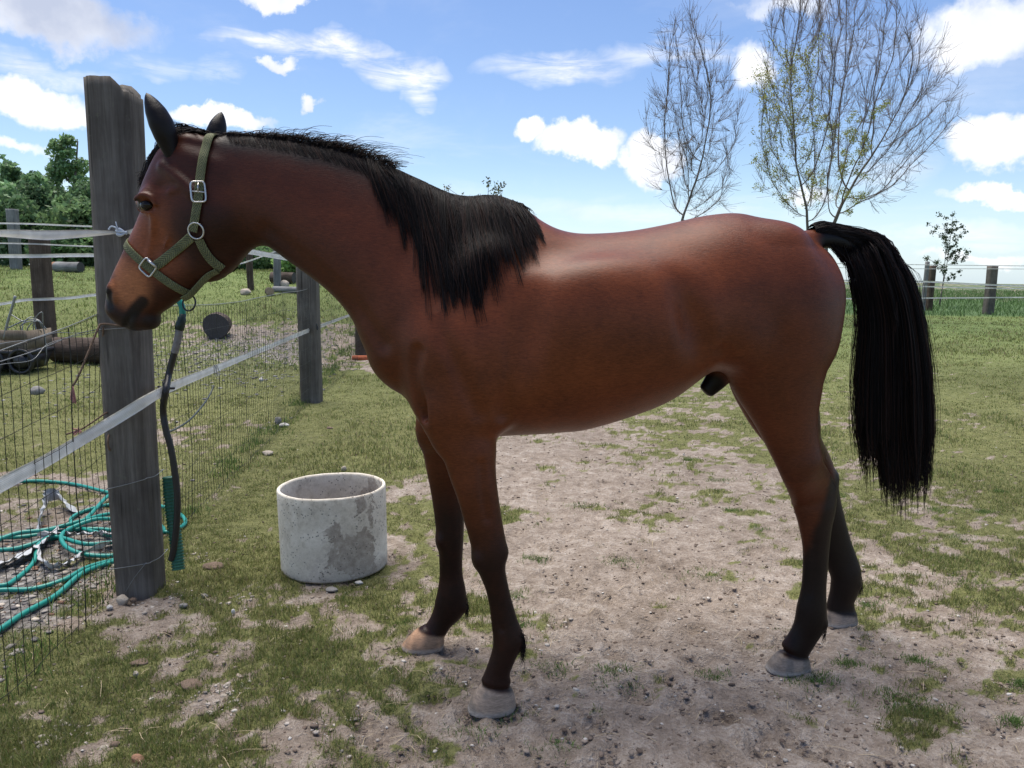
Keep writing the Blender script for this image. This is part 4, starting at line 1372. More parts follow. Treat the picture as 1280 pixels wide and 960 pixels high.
# dark hair that lies down on the far side and the near edge of the crest
m = 3600
x = rng.uniform(285, 505, m)
roots = crest_at(x); roots[:, 1] = rng.uniform(-.018, .018, m)
sg = np.where(rng.random(m) < .6, -1.0, 1.0)
ln = .012 + .055 * rng.random(m) ** 1.6
ln = ln * np.interp(x, [285, 400, 500], [.6, .9, 1.6])
u = roots[:, 0:1] - ln[:, None] * .8 * t
z = roots[:, 2:3] - ln[:, None] * t ** 1.3 + .004
w = skin_w(u, z) * (-sg[:, None]) * -1
w = np.where(sg[:, None] < 0, skin_w(u, z) - .004, -(skin_w(u, z)) + .004)
bl = ss(0, .25, t); w = roots[:, 1:2] * (1 - bl) + w * bl
lying = np.stack([u, w, z], -1)
strands('mane', np.vstack([mane_paths, short, lying]), .0010, .0004, BLK, 'black_hair', jitter_col=.5, kind='stuff')

# forelock: over the poll and down the forehead
m = 520
g = rng.normal(0, 1, m)
roots = np.array([lw(a, b, 0) for a, b in zip(rng.uniform(232, 262, m), rng.uniform(163, 168, m))])
roots[:, 1] = rng.normal(0, .018, m)
ctrl = []
for i in range(m):
    e = rng.normal(0, 2.2, 6); long = rng.random() < .6
    p0 = roots[i]
    w1 = rng.normal(.01, .02)
    p1 = lw(222 + e[0], 164 + e[1], w1); p2 = lw(203 + e[2], 180 + e[3], w1 + .005)
    p3 = lw(190 + e[4], 198 + e[5], w1 + .01); p4 = lw(184 + e[0] * .8, 214 + e[1] * 2, w1 + .012); p5 = lw(176 + e[2], 226 + e[3] * 2, w1 + .015)
    pts = [p0, p1, p2, p3, p4, p5] if long else [p0, p1, p2, p3]
    c = catmull(np.array(pts), 6)
    ctrl.append(c[np.linspace(0, len(c) - 1, 12).astype(int)])
fly = []
for i in range(26):
    a0 = lw(rng.uniform(236, 262), 168, rng.normal(0, .01)); e = rng.normal(0, 2, 4)
    pts = [a0, lw(240 + e[0], 160 + e[1], 0), lw(226 + e[2], 156 + e[3], -.01), lw(212 + e[0] * 2, 150 + e[1] * 2.2 + rng.uniform(0, 12), -.01)]
    c = catmull(np.array(pts), 8); fly.append(c[np.linspace(0, len(c) - 1, 12).astype(int)])
strands('forelock', np.array(ctrl + fly), .0011, .0004, BLK * 1.2, 'black_hair', kind='stuff')

# tail: grows from the dock, arches out and hangs
dockpx = [(1014, 291), (1032, 290), (1050, 295), (1068, 305), (1082, 322), (1090, 345), (1092, 366)]
dock = catmull(np.array([lw(a, b, 0) for a, b in dockpx]), 8)
NL = np.array([(330, 1064, 1128), (360, 1073, 1141), (400, 1077, 1150), (440, 1075, 1157), (480, 1071, 1161), (520, 1069, 1163), (560, 1071, 1163), (600, 1078, 1162), (640, 1086, 1158)], float)
tails = []
NCL = 360
for c in range(NCL):
    q = np.clip(rng.beta(1.25, 1.15), 0, 1)
    t0 = min(abs(1 - q + rng.normal(0, .25)) + rng.uniform(0, .08), 1) * .97          # outer lanes leave the dock first
    wl = rng.normal(0, .038) * (1.15 - .5 * abs(q - .5))
    end = 470 + 128 * rng.random() ** .55 + 26 * (rng.random() < .25) - (q < .22) * rng.uniform(0, 55)
    if rng.random() < .15: end -= rng.uniform(30, 140)
    m = int(rng.integers(14, 42))
    for s in range(m):
        i0 = int(np.clip(t0 + rng.normal(0, .04), 0, .99) * (len(dock) - 1))
        dr = np.interp(i0 / len(dock), [0, .3, .6, 1], [.027, .027, .021, .012]); da = rng.uniform(-.7, math.pi + .7)
        r0 = dock[i0] + [0, dr * math.cos(da), dr * math.sin(da)]
        pts = [r0, dock[min(i0 + 8, len(dock) - 1)] + [0, dr * math.cos(da) * 1.15, max(dr * math.sin(da), 0) * 1.1 + .004]]
        qq = q + rng.normal(0, .018 if c % 3 == 0 else .05); ww = wl + rng.normal(0, .006)
        # over the arch
        ax = np.interp(q, [0, .5, 1], [1060, 1085, 1104]); ay = np.interp(q, [0, .5, 1], [322, 306, 298])
        if t0 < .75:
            pts.append(lw(ax + rng.normal(0, 2), ay + rng.normal(0, 2), ww * .5))
        kk = rng.normal(0, .022)
        for yy in (345, 400, 470, 540, 600):
            if yy > end: break
            a, b = np.interp(yy, NL[:, 0], NL[:, 1]), np.interp(yy, NL[:, 0], NL[:, 2])
            pts.append(lw(a + (b - a) * (qq + kk * (yy - 345) / 250), yy, ww))
        a, b = np.interp(end, NL[:, 0], NL[:, 1]), np.interp(end, NL[:, 0], NL[:, 2])
        pts.append(lw(a + (b - a) * (q + (qq - q) * .35), end + rng.normal(0, 14), wl))
        cc = catmull(np.array(pts), 5)
        tails.append(cc[np.round(np.linspace(0, len(cc) - 1, 15)).astype(int)])
# stray hairs
for i in range(60):
    q = rng.choice([rng.uniform(-.12, .05), rng.uniform(.95, 1.16)])
    r0 = dock[int(rng.uniform(0, .9) * (len(dock) - 1))]; ww = rng.normal(0, .04)
    pts = [r0]; e = rng.uniform(420, 640)
    for yy in (335, 380, 440, 500, 560, 620):
        if yy > e: break
        a, b = np.interp(yy, NL[:, 0], NL[:, 1]), np.interp(yy, NL[:, 0], NL[:, 2])
        pts.append(lw(a + (b - a) * (q + .04 * math.sin(yy / 60 + i)), yy, ww))
    cc = catmull(np.array(pts), 6); tails.append(cc[np.round(np.linspace(0, len(cc) - 1, 15)).astype(int)])
# short hairs hanging between dock and buttock
for i in range(420):
    x = rng.uniform(1026, 1072); i0 = int(np.clip((x - 1012) / 80, 0, .99) * (len(dock) - 1))
    r0 = dock[i0] + [0, rng.uniform(-.02, .02), -.004]
    ln = np.interp(x, [1026, 1045, 1062, 1072], [26, 42, 75, 95]) * rng.uniform(.55, 1.05)
    y0 = np.interp(x, [1026, 1050, 1072], [292, 297, 310])
    lean = np.interp(x, [1026, 1050, 1072], [18, 14, 4])
    ww = r0[1] + rng.normal(0, .008)
    pts = [r0] + [lw(x + lean * f + rng.normal(0, .8), y0 + ln * f, ww) for f in (.35, .7, 1.0)]
    cc = catmull(np.array(pts), 6); tails.append(cc[np.round(np.linspace(0, len(cc) - 1, 15)).astype(int)])
strands('tail', np.array(tails), .0010, .00045, BLK, 'black_hair', kind='stuff', jitter_col=.45)
print('TAIL', len(tails))

# feather behind the fetlocks
def tuft(px, py, w, n, ln, spread=.01):
    out = []
    for i in range(n):
        a = lw(px + rng.normal(0, 1.2), py + rng.normal(0, 6), w + rng.normal(0, .012))
        l = ln * rng.uniform(.5, 1.1)
        t = np.linspace(0, 1, 7)[:, None]
        d = np.array([-1.0, 0, -.25]); g = np.array([.35, 0, -1.0])
        out.append(a + l * (d * (t * .8 - .45 * t ** 2) + g * t ** 2 * .9) + rng.normal(0, .003, 3) * t)
    return out
for (px, py, w, n, ln) in ((651, 800, WNF, 150, .055), (582, 757, WFF, 90, .038), (1074, 728, WFH, 140, .040), (1029, 783, WNH, 90, .036)):
    strands('fetlock_hair', np.array(tuft(px, py, w, n, ln)), .0009, .0003, BLK, 'black_hair', kind='stuff')
# whiskers and chin hairs
# ================================================================== the halter on the head
hm = bpy.data.materials.new('woven_webbing'); hm.use_nodes = True
T = NT(hm.node_tree)
a = T.n('ShaderNodeAttribute', attribute_name='Col'); sp = T.n('ShaderNodeSeparateColor', ins={0: (a, 'Color')})
# Col: r = across 0..1, g = along in metres
al = T.math('MULTIPLY', (sp, 1), 190.0)
v1 = T.math('ABSOLUTE', T.math('SUBTRACT', (sp, 0), .5))
zig = T.math('SINE', T.math('MULTIPLY_ADD', v1, 26.0, T.math('MULTIPLY', al, 3.4)))
zg = T.math('GREATER_THAN', zig, .15)
edge = T.math('GREATER_THAN', v1, .43)
zg2 = T.math('MULTIPLY', zg, T.math('SUBTRACT', 1.0, edge))
tc = T.n('ShaderNodeTexCoord'); nn = T.noise((tc, 'Object'), 40, 4, .6)
base = T.ramp((nn, 'Fac'), [(.3, (.105, .115, .055)), (.7, (.205, .205, .10))])
col = T.mix(T.math('MULTIPLY', zg2, .75), base, (.045, .050, .040))
fn_ = T.noise((tc, 'Object'), 500, 2, .5)
bs = T.n('ShaderNodeBsdfPrincipled', ins={'Base Color': (col, 2), 'Roughness': .8, 'Specular IOR Level': .25, 'Normal': T.n('ShaderNodeBump', ins={'Strength': .5, 'Distance': .0015, 'Height': T.math('ADD', zig, (fn_, 'Fac'))})})
T.n('ShaderNodeOutputMaterial', ins={'Surface': bs})
metal = pmat('halter_metal', (.55, .54, .52), rough=.32, metal=.9, noise_scale=60, var=.35, bump=.15)
hal_o = LS(245, 285)[0]
hal = thing('halter', 'olive green woven halter with silver buckle and rings on the horse\'s head', 'halter', to_world(hal_o))


def strap_mesh(P, NRM, hw, thick=.0035):
    """P local points on the skin, NRM outward normals; a flat closed strap lying on them"""
    P = np.array(P); N_ = np.array(NRM); n = len(P)
    P = to_world(P); N_ = to_world(np.array(P * 0)) * 0 + N_ if False else N_
    tan = np.gradient(P, axis=0); tan /= np.linalg.norm(tan, axis=1)[:, None]
    N_ = N_ - tan * (N_ * tan).sum(1)[:, None]; N_ /= np.linalg.norm(N_, axis=1)[:, None]
    ac = np.cross(tan, N_)
    arc = np.concatenate([[0], np.cumsum(np.linalg.norm(np.diff(P, axis=0), axis=1))])
    K = 7; V = []; C_ = []
    for lay in (1, 0):
        for k in range(K):
            a = -1 + 2 * k / (K - 1)
            V.append(P + ac * hw * a + N_ * (thick * lay * (1 - .35 * a ** 6) + .0005)); C_.append(np.stack([np.full(n, k / (K - 1)), arc, 0 * arc], -1))
    V = np.stack(V, 1); C_ = np.stack(C_, 1); M = 2 * K
    order = list(range(K)) + list(range(2 * K - 1, K - 1, -1))
    V = V[:, order]; C_ = C_[:, order]
    i, j = np.meshgrid(np.arange(n - 1), np.arange(M), indexing='ij'); j2 = (j + 1) % M
    q = np.stack([i * M + j, i * M + j2, (i + 1) * M + j2, (i + 1) * M + j], -1).reshape(-1, 4)
    return mesh_from('strap', V.reshape(-1, 3), q, True, C_.reshape(-1, 3))


def rotn(u, nrm):
    ph = THETA0 - BEND * ss(U_B0, U_B1, u)
    d = np.array([-math.cos(ph), -math.sin(ph), 0]); w = np.array([-math.sin(ph), math.cos(ph), 0])
    return d * nrm[0] + w * nrm[1] + np.array([0, 0, 1]) * nrm[2]


def strap_along(name, pts, hw, off=.004, side=-1, m=7, parent=hal):
    px = catmull(np.array(pts, float), m)
    P, N_ = [], []
    for x, y in px:
        p, n = LS(x, y, 0)
        if side > 0:
            w = side_hit(p[0], p[2], 1); p = np.array([p[0], w if w is not None else -p[1], p[2]]); n = n * [1, -1, 1]
        P.append(p); N_.append(n)
    P = np.array(P); N_ = np.array(N_)
    for _ in range(3):
        P[1:-1] = (P[:-2] + P[2:] + 2 * P[1:-1]) / 4; N_[1:-1] = (N_[:-2] + N_[2:] + N_[1:-1]) / 3
    NW = np.array([rotn(p[0], n / np.linalg.norm(n)) for p, n in zip(P, N_)])
    me = strap_mesh(P + N_ * off, NW, hw)
    o = obj(name, me, hm, parent); me.transform(Matrix.Translation(-parent.location)); return o, P


def strap_loop(name, a, b, hw, off=.004, a0=0, a1=2 * math.pi, n=64, slack=None):
    """strap round the head in the plane through near-side photo points a, b, square to the head's side"""
    pa, pb = LS(*a)[0], LS(*b)[0]
    c = (pa + pb) / 2; c[1] = 0.0
    e = pb - pa; e[1] = 0; half = np.linalg.norm(e) / 2; e = e / np.linalg.norm(e)
    lat = np.array([0, -1.0, 0])
    P, N_ = [], []
    for t in np.linspace(a0, a1, n):
        d = -math.cos(t) * e + math.sin(t) * lat
        h = tree_bvh.ray_cast(Vector(c + d * .3), Vector(-d))
        p = np.array(h[0]) if h[0] is not None else c + d * .06
        nn_ = np.array(h[1]) if h[0] is not None else d
        if nn_ @ d < 0: nn_ = -nn_
        P.append(p + d * (slack(t) if slack else 0)); N_.append(d * .5 + nn_ * .5)
    P = np.array(P); N_ = np.array(N_)
    for _ in range(4):
        Q = P.copy(); Q[1:-1] = (P[:-2] + P[2:] + 2 * P[1:-1]) / 4; P = Q
    NW = np.array([rotn(p[0], n / np.linalg.norm(n)) for p, n in zip(P, N_)])
    me = strap_mesh(P + N_ / np.linalg.norm(N_, axis=1)[:, None] * off, NW, hw)
    o = obj(name, me, hm, hal); me.transform(Matrix.Translation(-hal.location)); return P


# noseband over the nose, down both sides and under the jaw
strap_loop('noseband', (158, 306), (228, 370), .0125, n=84)
strap_along('cheek_strap', [(196, 332), (208, 323), (222, 312), (240, 296)], .0145)
strap_along('cheek_strap', [(196, 332), (208, 323), (222, 312), (240, 296)], .0145, side=1)
# crown strap: near cheek ring, up behind the ears and over to the far side
pn = catmull(np.array([(243, 289), (246, 270), (249, 250), (251, 225), (255, 200), (259, 183), (263, 172)], float), 6)
Pn, Nn = [], []
for x, y in pn:
    p, n_ = LS(x, y, 0); Pn.append(p); Nn.append(n_)
Pn = np.array(Pn); Nn = np.array(Nn)
k = len(Pn)
full = np.vstack([Pn, [[Pn[-1][0] - .004, 0, Pn[-1][2] + .022]], (Pn * [1, -1, 1])[::-1]]); fulln = np.vstack([Nn, [[0, 0, 1.0]], (Nn * [1, -1, 1])[::-1]])
for it in range(6):
    full[1:-1] = (full[:-2] + full[2:] + 2 * full[1:-1]) / 4; fulln[1:-1] = (fulln[:-2] + fulln[2:] + fulln[1:-1]) / 3
for i_ in range(len(full)):
    h = tree_bvh.find_nearest(Vector(full[i_]))
    nvec = fulln[i_] / np.linalg.norm(fulln[i_]); dlt = (full[i_] - np.array(h[0])) @ nvec
    if dlt < .004: full[i_] = full[i_] + nvec * (.004 - dlt)
full = catmull(full, 2); fulln = catmull(fulln, 2)
NW = np.array([rotn(p[0], n_ / np.linalg.norm(n_)) for p, n_ in zip(full, fulln)])
me = strap_mesh(full + fulln / np.linalg.norm(fulln, axis=1)[:, None] * .003, NW, .0128, .004)
obj('crown_strap', me, hm, hal); me.transform(Matrix.Translation(-hal.location))
strap_along('throat_strap', [(250, 299), (256, 312), (266, 326), (277, 335)], .0135, off=.005)
strap_along('throat_strap', [(250, 299), (256, 312), (266, 326), (277, 335)], .0135, off=.005, side=1)
# the underside: chin strap joining the throat strap to the noseband along the jaw
ch = [lw(282, 340, 0), lw(268, 346, 0), lw(254, 358, 0), lw(242, 368, 0), lw(232, 372, 0)]
chp = catmull(np.array(ch), 7)
for i_ in range(len(chp)): pass
NW = np.array([rotn(p[0], np.array([-.45, 0, -.9])) for p in chp])
# seen edge-on from the side it hangs a little to the near side
chp = chp + np.stack([0 * chp[:, 0], np.linspace(-.050, -.014, len(chp)), np.linspace(.004, -.003, len(chp))], -1)
me = strap_mesh(chp, np.array([rotn(p[0], np.array([-.35, -.75, -.55])) for p in chp]), .010)
obj('chin_strap', me, hm, hal); me.transform(Matrix.Translation(-hal.location))


def hal_part(name, mb, mt):
    me = mb.mesh(name); me.transform(Matrix.Translation(-hal.location)); return obj(name, me, mt, hal)


def ring_on(px, py, rad, thick, squash=1.0, off=.010, sq=False, rot=0.0, inner=None):
    p, n_ = LS(px, py, 0); p = p + n_ * off
    ex = np.array([1.0, 0, 0]); ex = ex - n_ * (ex @ n_); ex /= np.linalg.norm(ex); ey = np.cross(n_, ex)
    a = np.linspace(0, 2 * math.pi, 41)
    if sq:
        k = 5.0
        cx = np.sign(np.cos(a)) * np.abs(np.cos(a)) ** (2 / k); cy = np.sign(np.sin(a)) * np.abs(np.sin(a)) ** (2 / k)
    else: cx, cy = np.cos(a), np.sin(a)
    cr, sr = math.cos(rot), math.sin(rot)
    X_ = cx * rad * squash; Y_ = cy * rad
    pts = p + (X_ * cr - Y_ * sr)[:, None] * ex + (X_ * sr + Y_ * cr)[:, None] * ey
    m = MB(); m.tube(to_world(pts), thick, 8, cap=False)
    return m, p, ex, ey, n_


m, *_r_ = ring_on(247, 288, .0235, .0026); hal_part('ring', m, metal)
m, p, ex, ey, n_ = ring_on(248.5, 241, .0300, .0030, squash=.66, sq=True, off=.013, rot=-.12)
m.tube(to_world(np.array([p - ex * .019, p + ex * .019])), .0024, 6)
bk_ = hal_part('buckle', m, metal)
m = MB(); m.tube(to_world(np.array([p + n_ * .002, p + n_ * .004 + ey * .012 + ex * .001, p + n_ * .002 + ey * .027])), .0020, 6)
hal_part('buckle_tongue', m, metal)
m, p, ex, ey, n_ = ring_on(187, 334, .0225, .0030, sq=True, off=.009, rot=.75); hal_part('square_ring', m, metal)
m = MB()
p2, n2_ = LS(193, 329, 0); m.tube(to_world(np.array([p2 + n2_ * .010 + [.014, 0, .010], p2 + n2_ * .014, p2 + n2_ * .010 + [-.012, 0, -.012]])), .0045, 8); hal_part('strap_keeper', m, metal)
m = MB(); base_ = lw(236, 370, -.012); a = np.linspace(0, 2 * math.pi, 25)
m.tube(to_world(base_ + np.stack([np.cos(a) * .021, 0.006 * np.sin(a), np.sin(a) * .024 - .022], -1)), .0028, 8, cap=False); hal_part('lead_ring', m, pmat('dark_metal', (.05, .05, .05), rough=.4, metal=.8, bump=0))
# ================================================================== fence, posts, tape
def woodmat(name, c0, c1, c2, bumpk=.4):
    m = bpy.data.materials.new(name); m.use_nodes = True
    T = NT(m.node_tree)
    tc = T.n('ShaderNodeTexCoord')
    mp = T.n('ShaderNodeMapping', ins={'Vector': (tc, 'Object'), 'Scale': (1, 1, .055)})
    g = T.noise(mp, 55, 6, .7, .5); g2 = T.noise(mp, 190, 3, .6); b = T.noise((tc, 'Object'), 3.5, 4, .6); sp = T.noise((tc, 'Object'), 30, 4, .65)
    crack = T.noise(T.n('ShaderNodeMapping', ins={'Vector': (tc, 'Object'), 'Scale': (1, 1, .025)}), 34, 4, .55, .3)
    f = T.math('MULTIPLY_ADD', (g, 'Fac'), .55, T.math('MULTIPLY', (b, 'Fac'), .45))
    col = T.ramp(f, [(.34, c0), (.5, c1), (.66, c2)])
    ck = T.n('ShaderNodeMapRange', ins={0: (crack, 'Fac'), 1: .365, 2: .335, 3: 0.0, 4: .6})
    col = T.mix(ck, col, tuple(x * .22 for x in c0))
    lic = T.n('ShaderNodeMapRange', ins={0: (sp, 'Fac'), 1: .62, 2: .70, 3: 0.0, 4: .35})
    col = T.mix(lic, col, (.17, .17, .12))
    hh = T.math('SUBTRACT', T.math('MULTIPLY_ADD', (g2, 'Fac'), .35, (g, 'Fac')), T.math('MULTIPLY', ck, 1.2))
    bp = T.n('ShaderNodeBump', ins={'Strength': bumpk, 'Distance': .008, 'Height': hh})
    bs = T.n('ShaderNodeBsdfPrincipled', ins={'Base Color': (col, 2), 'Roughness': .9, 'Specular IOR Level': .2, 'Normal': bp})
    T.n('ShaderNodeOutputMaterial', ins={'Surface': bs}); MATS[name] = m
    return m


wgrey = woodmat('weathered_wood', (.066, .056, .047), (.125, .111, .096), (.205, .187, .166))
wbrown = woodmat('brown_wood', (.040, .028, .020), (.085, .064, .048), (.15, .12, .095))
wpale = woodmat('pale_wood', (.10, .10, .10), (.19, .19, .19), (.30, .30, .29))


def post_mesh(wx, wy, h, top=(0, 0, 0), seed=0, lean=(0, 0), taper=0.0, groove=.0022, rows=70, round_=.012):
    """squared timber: per-side points, rounded arrises, grooves running up the grain; top = extra height cut (x slope, y slope, bump)"""
    per = []
    n = 9
    for (sx, sy, dx, dy) in ((-1, -1, 1, 0), (1, -1, 0, 1), (1, 1, -1, 0), (-1, 1, 0, -1)):
        for k in range(n):
            t = k / n * 2
            per.append((sx + dx * t, sy + dy * t))
    per = np.array(per)
    c = np.maximum(np.abs(per[:, 0]), np.abs(per[:, 1]))
    corner = np.minimum(np.abs(per[:, 0]), np.abs(per[:, 1]))
    pull = 1 - round_ / min(wx, wy) * 2.2 * ss(.72, 1.0, corner)
    m = len(per)
    zs = np.linspace(-.12, 1, rows)
    V = []
    for i, t in enumerate(zs):
        x = per[:, 0] * wx / 2 * pull * (1 - taper * max(t, 0)); y = per[:, 1] * wy / 2 * pull * (1 - taper * max(t, 0))
        z = np.full(m, t * h)
        ang = np.arctan2(per[:, 1], per[:, 0])
        q = np.stack([np.cos(ang) * 7 + seed, np.sin(ang) * 7, z * 1.3], -1)
        d = (fbm(q * [.35, .35, 1], 2, seed) - .5) * groove * 2 + (fbm(q * [6, 6, .5], 2, seed + 3) - .5) * groove * 1.4
        x = x * (1 + d / (wx / 2)) + lean[0] * t * h + .006 * math.sin(t * 5 + seed); y = y * (1 + d / (wy / 2)) + lean[1] * t * h
        if t > .8:
            k = (t - .8) / .2
            z = z + k * (top[0] * np.maximum(per[:, 0] - .35, 0) / .65 + top[1] * per[:, 1] + top[2] * (fbm(per * 3.3 + seed, 2, 5) - .5))
        V.append(np.stack([x, y, z], -1))
    V = np.array(V); topc = V[-1].mean(0)
    tops = []
    for r in (.66, .33):
        tops.append(topc + (V[-1] - topc) * r + np.array([0, 0, 1]) * (rng.normal(0, .003, (m, 1))))
    V = np.vstack([V.reshape(-1, 3)] + tops + [topc[None]])
    R = rows + 2
    q = [(i * m + j, i * m + (j + 1) % m, (i + 1) * m + (j + 1) % m, (i + 1) * m + j) for i in range(R - 1) for j in range(m)]
    t_ = [((R - 1) * m + j, (R - 1) * m + (j + 1) % m, R * m) for j in range(m)]
    return mesh_from('timber', V, [np.array(q), np.array(t_)], True)


def smooth_tube(pts, m=8):
    return catmull(np.array(pts), m)


# --- the big post by the horse's nose
c0 = G(190, 748)
WX, WY = .158, .152
pc = np.array([c0[0] - WX / 2, c0[1] + WY / 2])
zt = at(140, 95, c0[1])[2]
pr = thing('fence_post', 'tall thick grey squared post at the horse\'s muzzle with a slanted cut top', 'post', (pc[0], pc[1], 0), 'timber fence posts')
obj('timber', post_mesh(WX, WY, zt, top=(-.055, .0, .006), seed=3, taper=-.06), wgrey, pr)
print('post1', pc, zt)
P1 = pc
# fence line
FA = G(20, 872)[:2]; FB = np.array([pc[0] - WX / 2 - .012, pc[1]]); FC = G(392, 500)[:2]
FD = G(452, 446)[:2]


def fx_at(y):
    y = np.asarray(y, float)
    return np.interp(y, [-2, FA[1], FB[1], FC[1], FD[1], 16], [FA[0] + (FA[0] - FB[0]) / (FB[1] - FA[1]) * (FA[1] + 2) * -0 - .0, FA[0], FB[0], FC[0], FD[0], FD[0] - .25])


def F(px, py, off=0.0):
    """point of the fence line plane seen at px, py"""
    d = ray(px, py); ysx = np.linspace(.5, 16, 4000)
    f = ysx / d[1] * d[0] - (fx_at(ysx) + off)
    k = np.argmin(np.abs(f)); y = ysx[k]; t = y / d[1]
    return np.array([t * d[0], y, CAM_H + t * d[2]])


def post_at(px, py, wpx, ytop, label, mat, seed, Y=None, **kw):
    g = G(px, py) if Y is None else at(px, py, Y)
    zcam = (np.array([g[0], g[1], g[2] - CAM_H])).dot(_f)
    w = wpx / FPX * zcam
    top = at(px, ytop, g[1])[2]
    h = top - g[2]
    r = thing('fence_post', label, 'post', (g[0], g[1] + w / 2, g[2] - .02), kw.pop('group', 'timber fence posts'))
    obj('timber', post_mesh(w, w, h + .02, seed=seed, rows=40, **kw), mat, r)
    return g, w, h


g2_, w2_, h2_ = post_at(386, 504, 24, 268, 'grey split post further along the netting, seen under the horse\'s throat', wgrey, 8, top=(-.02, 0, .02))
g3_, w3_, h3_ = post_at(452, 446, 16, 300, 'dark third post of the netting fence, right against the horse\'s chest', wbrown, 11)
gb_, wb_, hb_ = post_at(54, 444, 19, 291, 'leaning dark brown post behind the wooden cart, left of the big post', wbrown, 14, top=(0, 0, .04))
gp_, wp_, hp_ = post_at(17, 334, 11, 261, 'pale thin post at the left edge against the dark hedge', wpale, 17, Y=21)
gq_, wq_, hq_ = post_at(312, 363, 7, 318, 'thin dark post in the yard under the horse\'s jaw', wbrown, 20)
gs_, ws_, hs_ = post_at(346, 361, 8, 302, 'grey post in the far yard beside the heap of logs', wpale, 23)

# --- netting
wirem = pmat('dark_wire', (.022, .024, .022), rough=.5, spec=.4, noise_scale=30, bump=0)
galv = pmat('galvanised_wire', (.24, .25, .25), rough=.45, spec=.5, metal=.5, noise_scale=30, bump=0)
net = thing('wire_fence', 'dark welded wire netting running from the left foreground past the posts', 'fence', (fx_at(3.0), 3.0, 0))
NETH = 1.13


def net_top(y):
    return NETH + np.interp(y, [1, 2.3, 3.1, 6, 8.3, 14], [-.05, -.04, .03, 0, .05, .0]) + .012 * np.sin(np.asarray(y) * 2.3)


yv = []
y = 1.3
while y < 13.8:
    yv.append(y); y += .052
yv = np.array(yv); nv = len(yv); kz = 12
V = []
tt = np.linspace(0, 1, kz)
sway = .012 * np.sin(yv * 1.9) + .01 * np.sin(yv * 5.1 + 1)
mbn = MB()
zz = tt[None] * net_top(yv)[:, None]
X = fx_at(yv)[:, None] + sway[:, None] * np.sin(tt * 3)[None] + .028 * (vnoise(np.stack([np.repeat(yv, kz) * 2.5, zz.ravel() * 3], -1), 4).reshape(nv, kz) - .5)
Yv = yv[:, None] + .030 * (vnoise(np.stack([np.repeat(yv, kz) * 1.5, zz.ravel() * 4], -1), 7).reshape(nv, kz) - .5) + rng.normal(0, .0016, (nv, kz))
Z = zz + ground_z(X, Yv) * (1 - tt[None])
GRID = np.stack([X, Yv, Z], -1)
def thin_tubes(P, r):
    """P (n,k,3) straightish wires as 3-sided tubes"""
    n, k = P.shape[:2]
    tan = np.gradient(P, axis=1); tan /= np.linalg.norm(tan, axis=2)[..., None]
    ref = np.array([.3, .2, .93]) if abs(tan[0, 0, 2]) < .8 else np.array([.9, .4, .1])
    nr = ref - tan * (tan @ ref)[..., None]; nr /= np.linalg.norm(nr, axis=2)[..., None]
    bn = np.cross(tan, nr)
    rr = np.broadcast_to(np.asarray(r, float).reshape(-1, 1, 1), (n, 1, 1))
    V = np.stack([P + rr * (math.cos(a) * nr + math.sin(a) * bn) for a in (0, 2.094, 4.189)], 2).reshape(-1, 3)
    i, j, s = np.meshgrid(np.arange(n), np.arange(k - 1), np.arange(3), indexing='ij')
    b = (i * k + j) * 3; s2 = (s + 1) % 3
    return V, np.stack([b + s, b + s2, b + 3 + s2, b + 3 + s], -1).reshape(-1, 4)


rv = np.where(np.arange(nv) % 12 == 4, .0026, .00145)
mbn.add(*thin_tubes(GRID, rv))
# horizontals follow the same nodes
rowsz = np.linspace(0.03, 1.0, 9)
for k in range(len(rowsz)):
    t = rowsz[k]; Pk = np.stack([[np.interp(t, tt, GRID[i, :, c]) for c in range(3)] for i in range(nv)])
    mbn.add(*thin_tubes(Pk[None], .0012 if k else .0015))
me_ = mbn.mesh('netting'); me_.transform(Matrix.Translation(-net.location))
obj('netting', me_, wirem, net, kind='stuff')
topw = MB()
Pt = GRID[:, -1] + [0, 0, .006]
topw.tube(Pt, .0019, 5)
me_ = topw.mesh('top_wire'); me_.transform(Matrix.Translation(-net.location)); obj('top_wire', me_, galv, net)
tw = MB()
tw.tube(smooth_tube([F(-30, 462, .01), F(0, 452, .01), F(30, 443, .01), F(58, 433, .01), F(95, 418, .01), F(132, 410, .01)], 6), .0016, 5)
tw.tube(smooth_tube([F(-30, 470, .02), F(0, 456, .02), F(40, 450, .02), F(60, 430, .02), F(95, 420, .02), F(132, 413, .02)], 6), .0011, 5)
tw.tube(smooth_tube([F(-20, 434, .02), F(10, 428, .02), F(40, 424, .02), F(70, 416, .02), F(100, 416, .02), F(132, 409, .02)], 6), .0011, 5)
me_ = tw.mesh('loose_wire'); me_.transform(Matrix.Translation(-net.location)); obj('loose_wire', me_, galv, net)
# wires wrapped round the big post: loops on it
def wrap(z0, tilt, r, mat, name, extra=()):
    hx, hy = WX / 2 + .004, WY / 2 + .004
    pts = []
    for (a, b) in ((-1, .2), (-1, -.9), (-.9, -1), (0, -1), (.9, -1), (1, -.9), (1, 0), (1, .9), (.9, 1), (0, 1), (-.9, 1), (-1, .9), (-1, .2)):
        pts.append((P1[0] + a * hx, P1[1] + b * hy, z0 + tilt * a + .006 * math.sin(a * 4 + b * 3)))
    m = MB(); m.tube(catmull(np.array(pts), 4), r, 5)
    for e in extra: m.tube(e, r, 5)
    mm = m.mesh(name); mm.transform(Matrix.Translation(-pr.location)); obj(name, mm, mat, pr)
fy0 = P1[1] - WY / 2 - .005
for (py, tl, nm) in ((708, .012, 'wire_loop'), (606, .02, 'wire_loop'), (411, .004, 'wire_loop')):
    wrap(at(170, py, fy0)[2], tl, .0016, galv, nm)
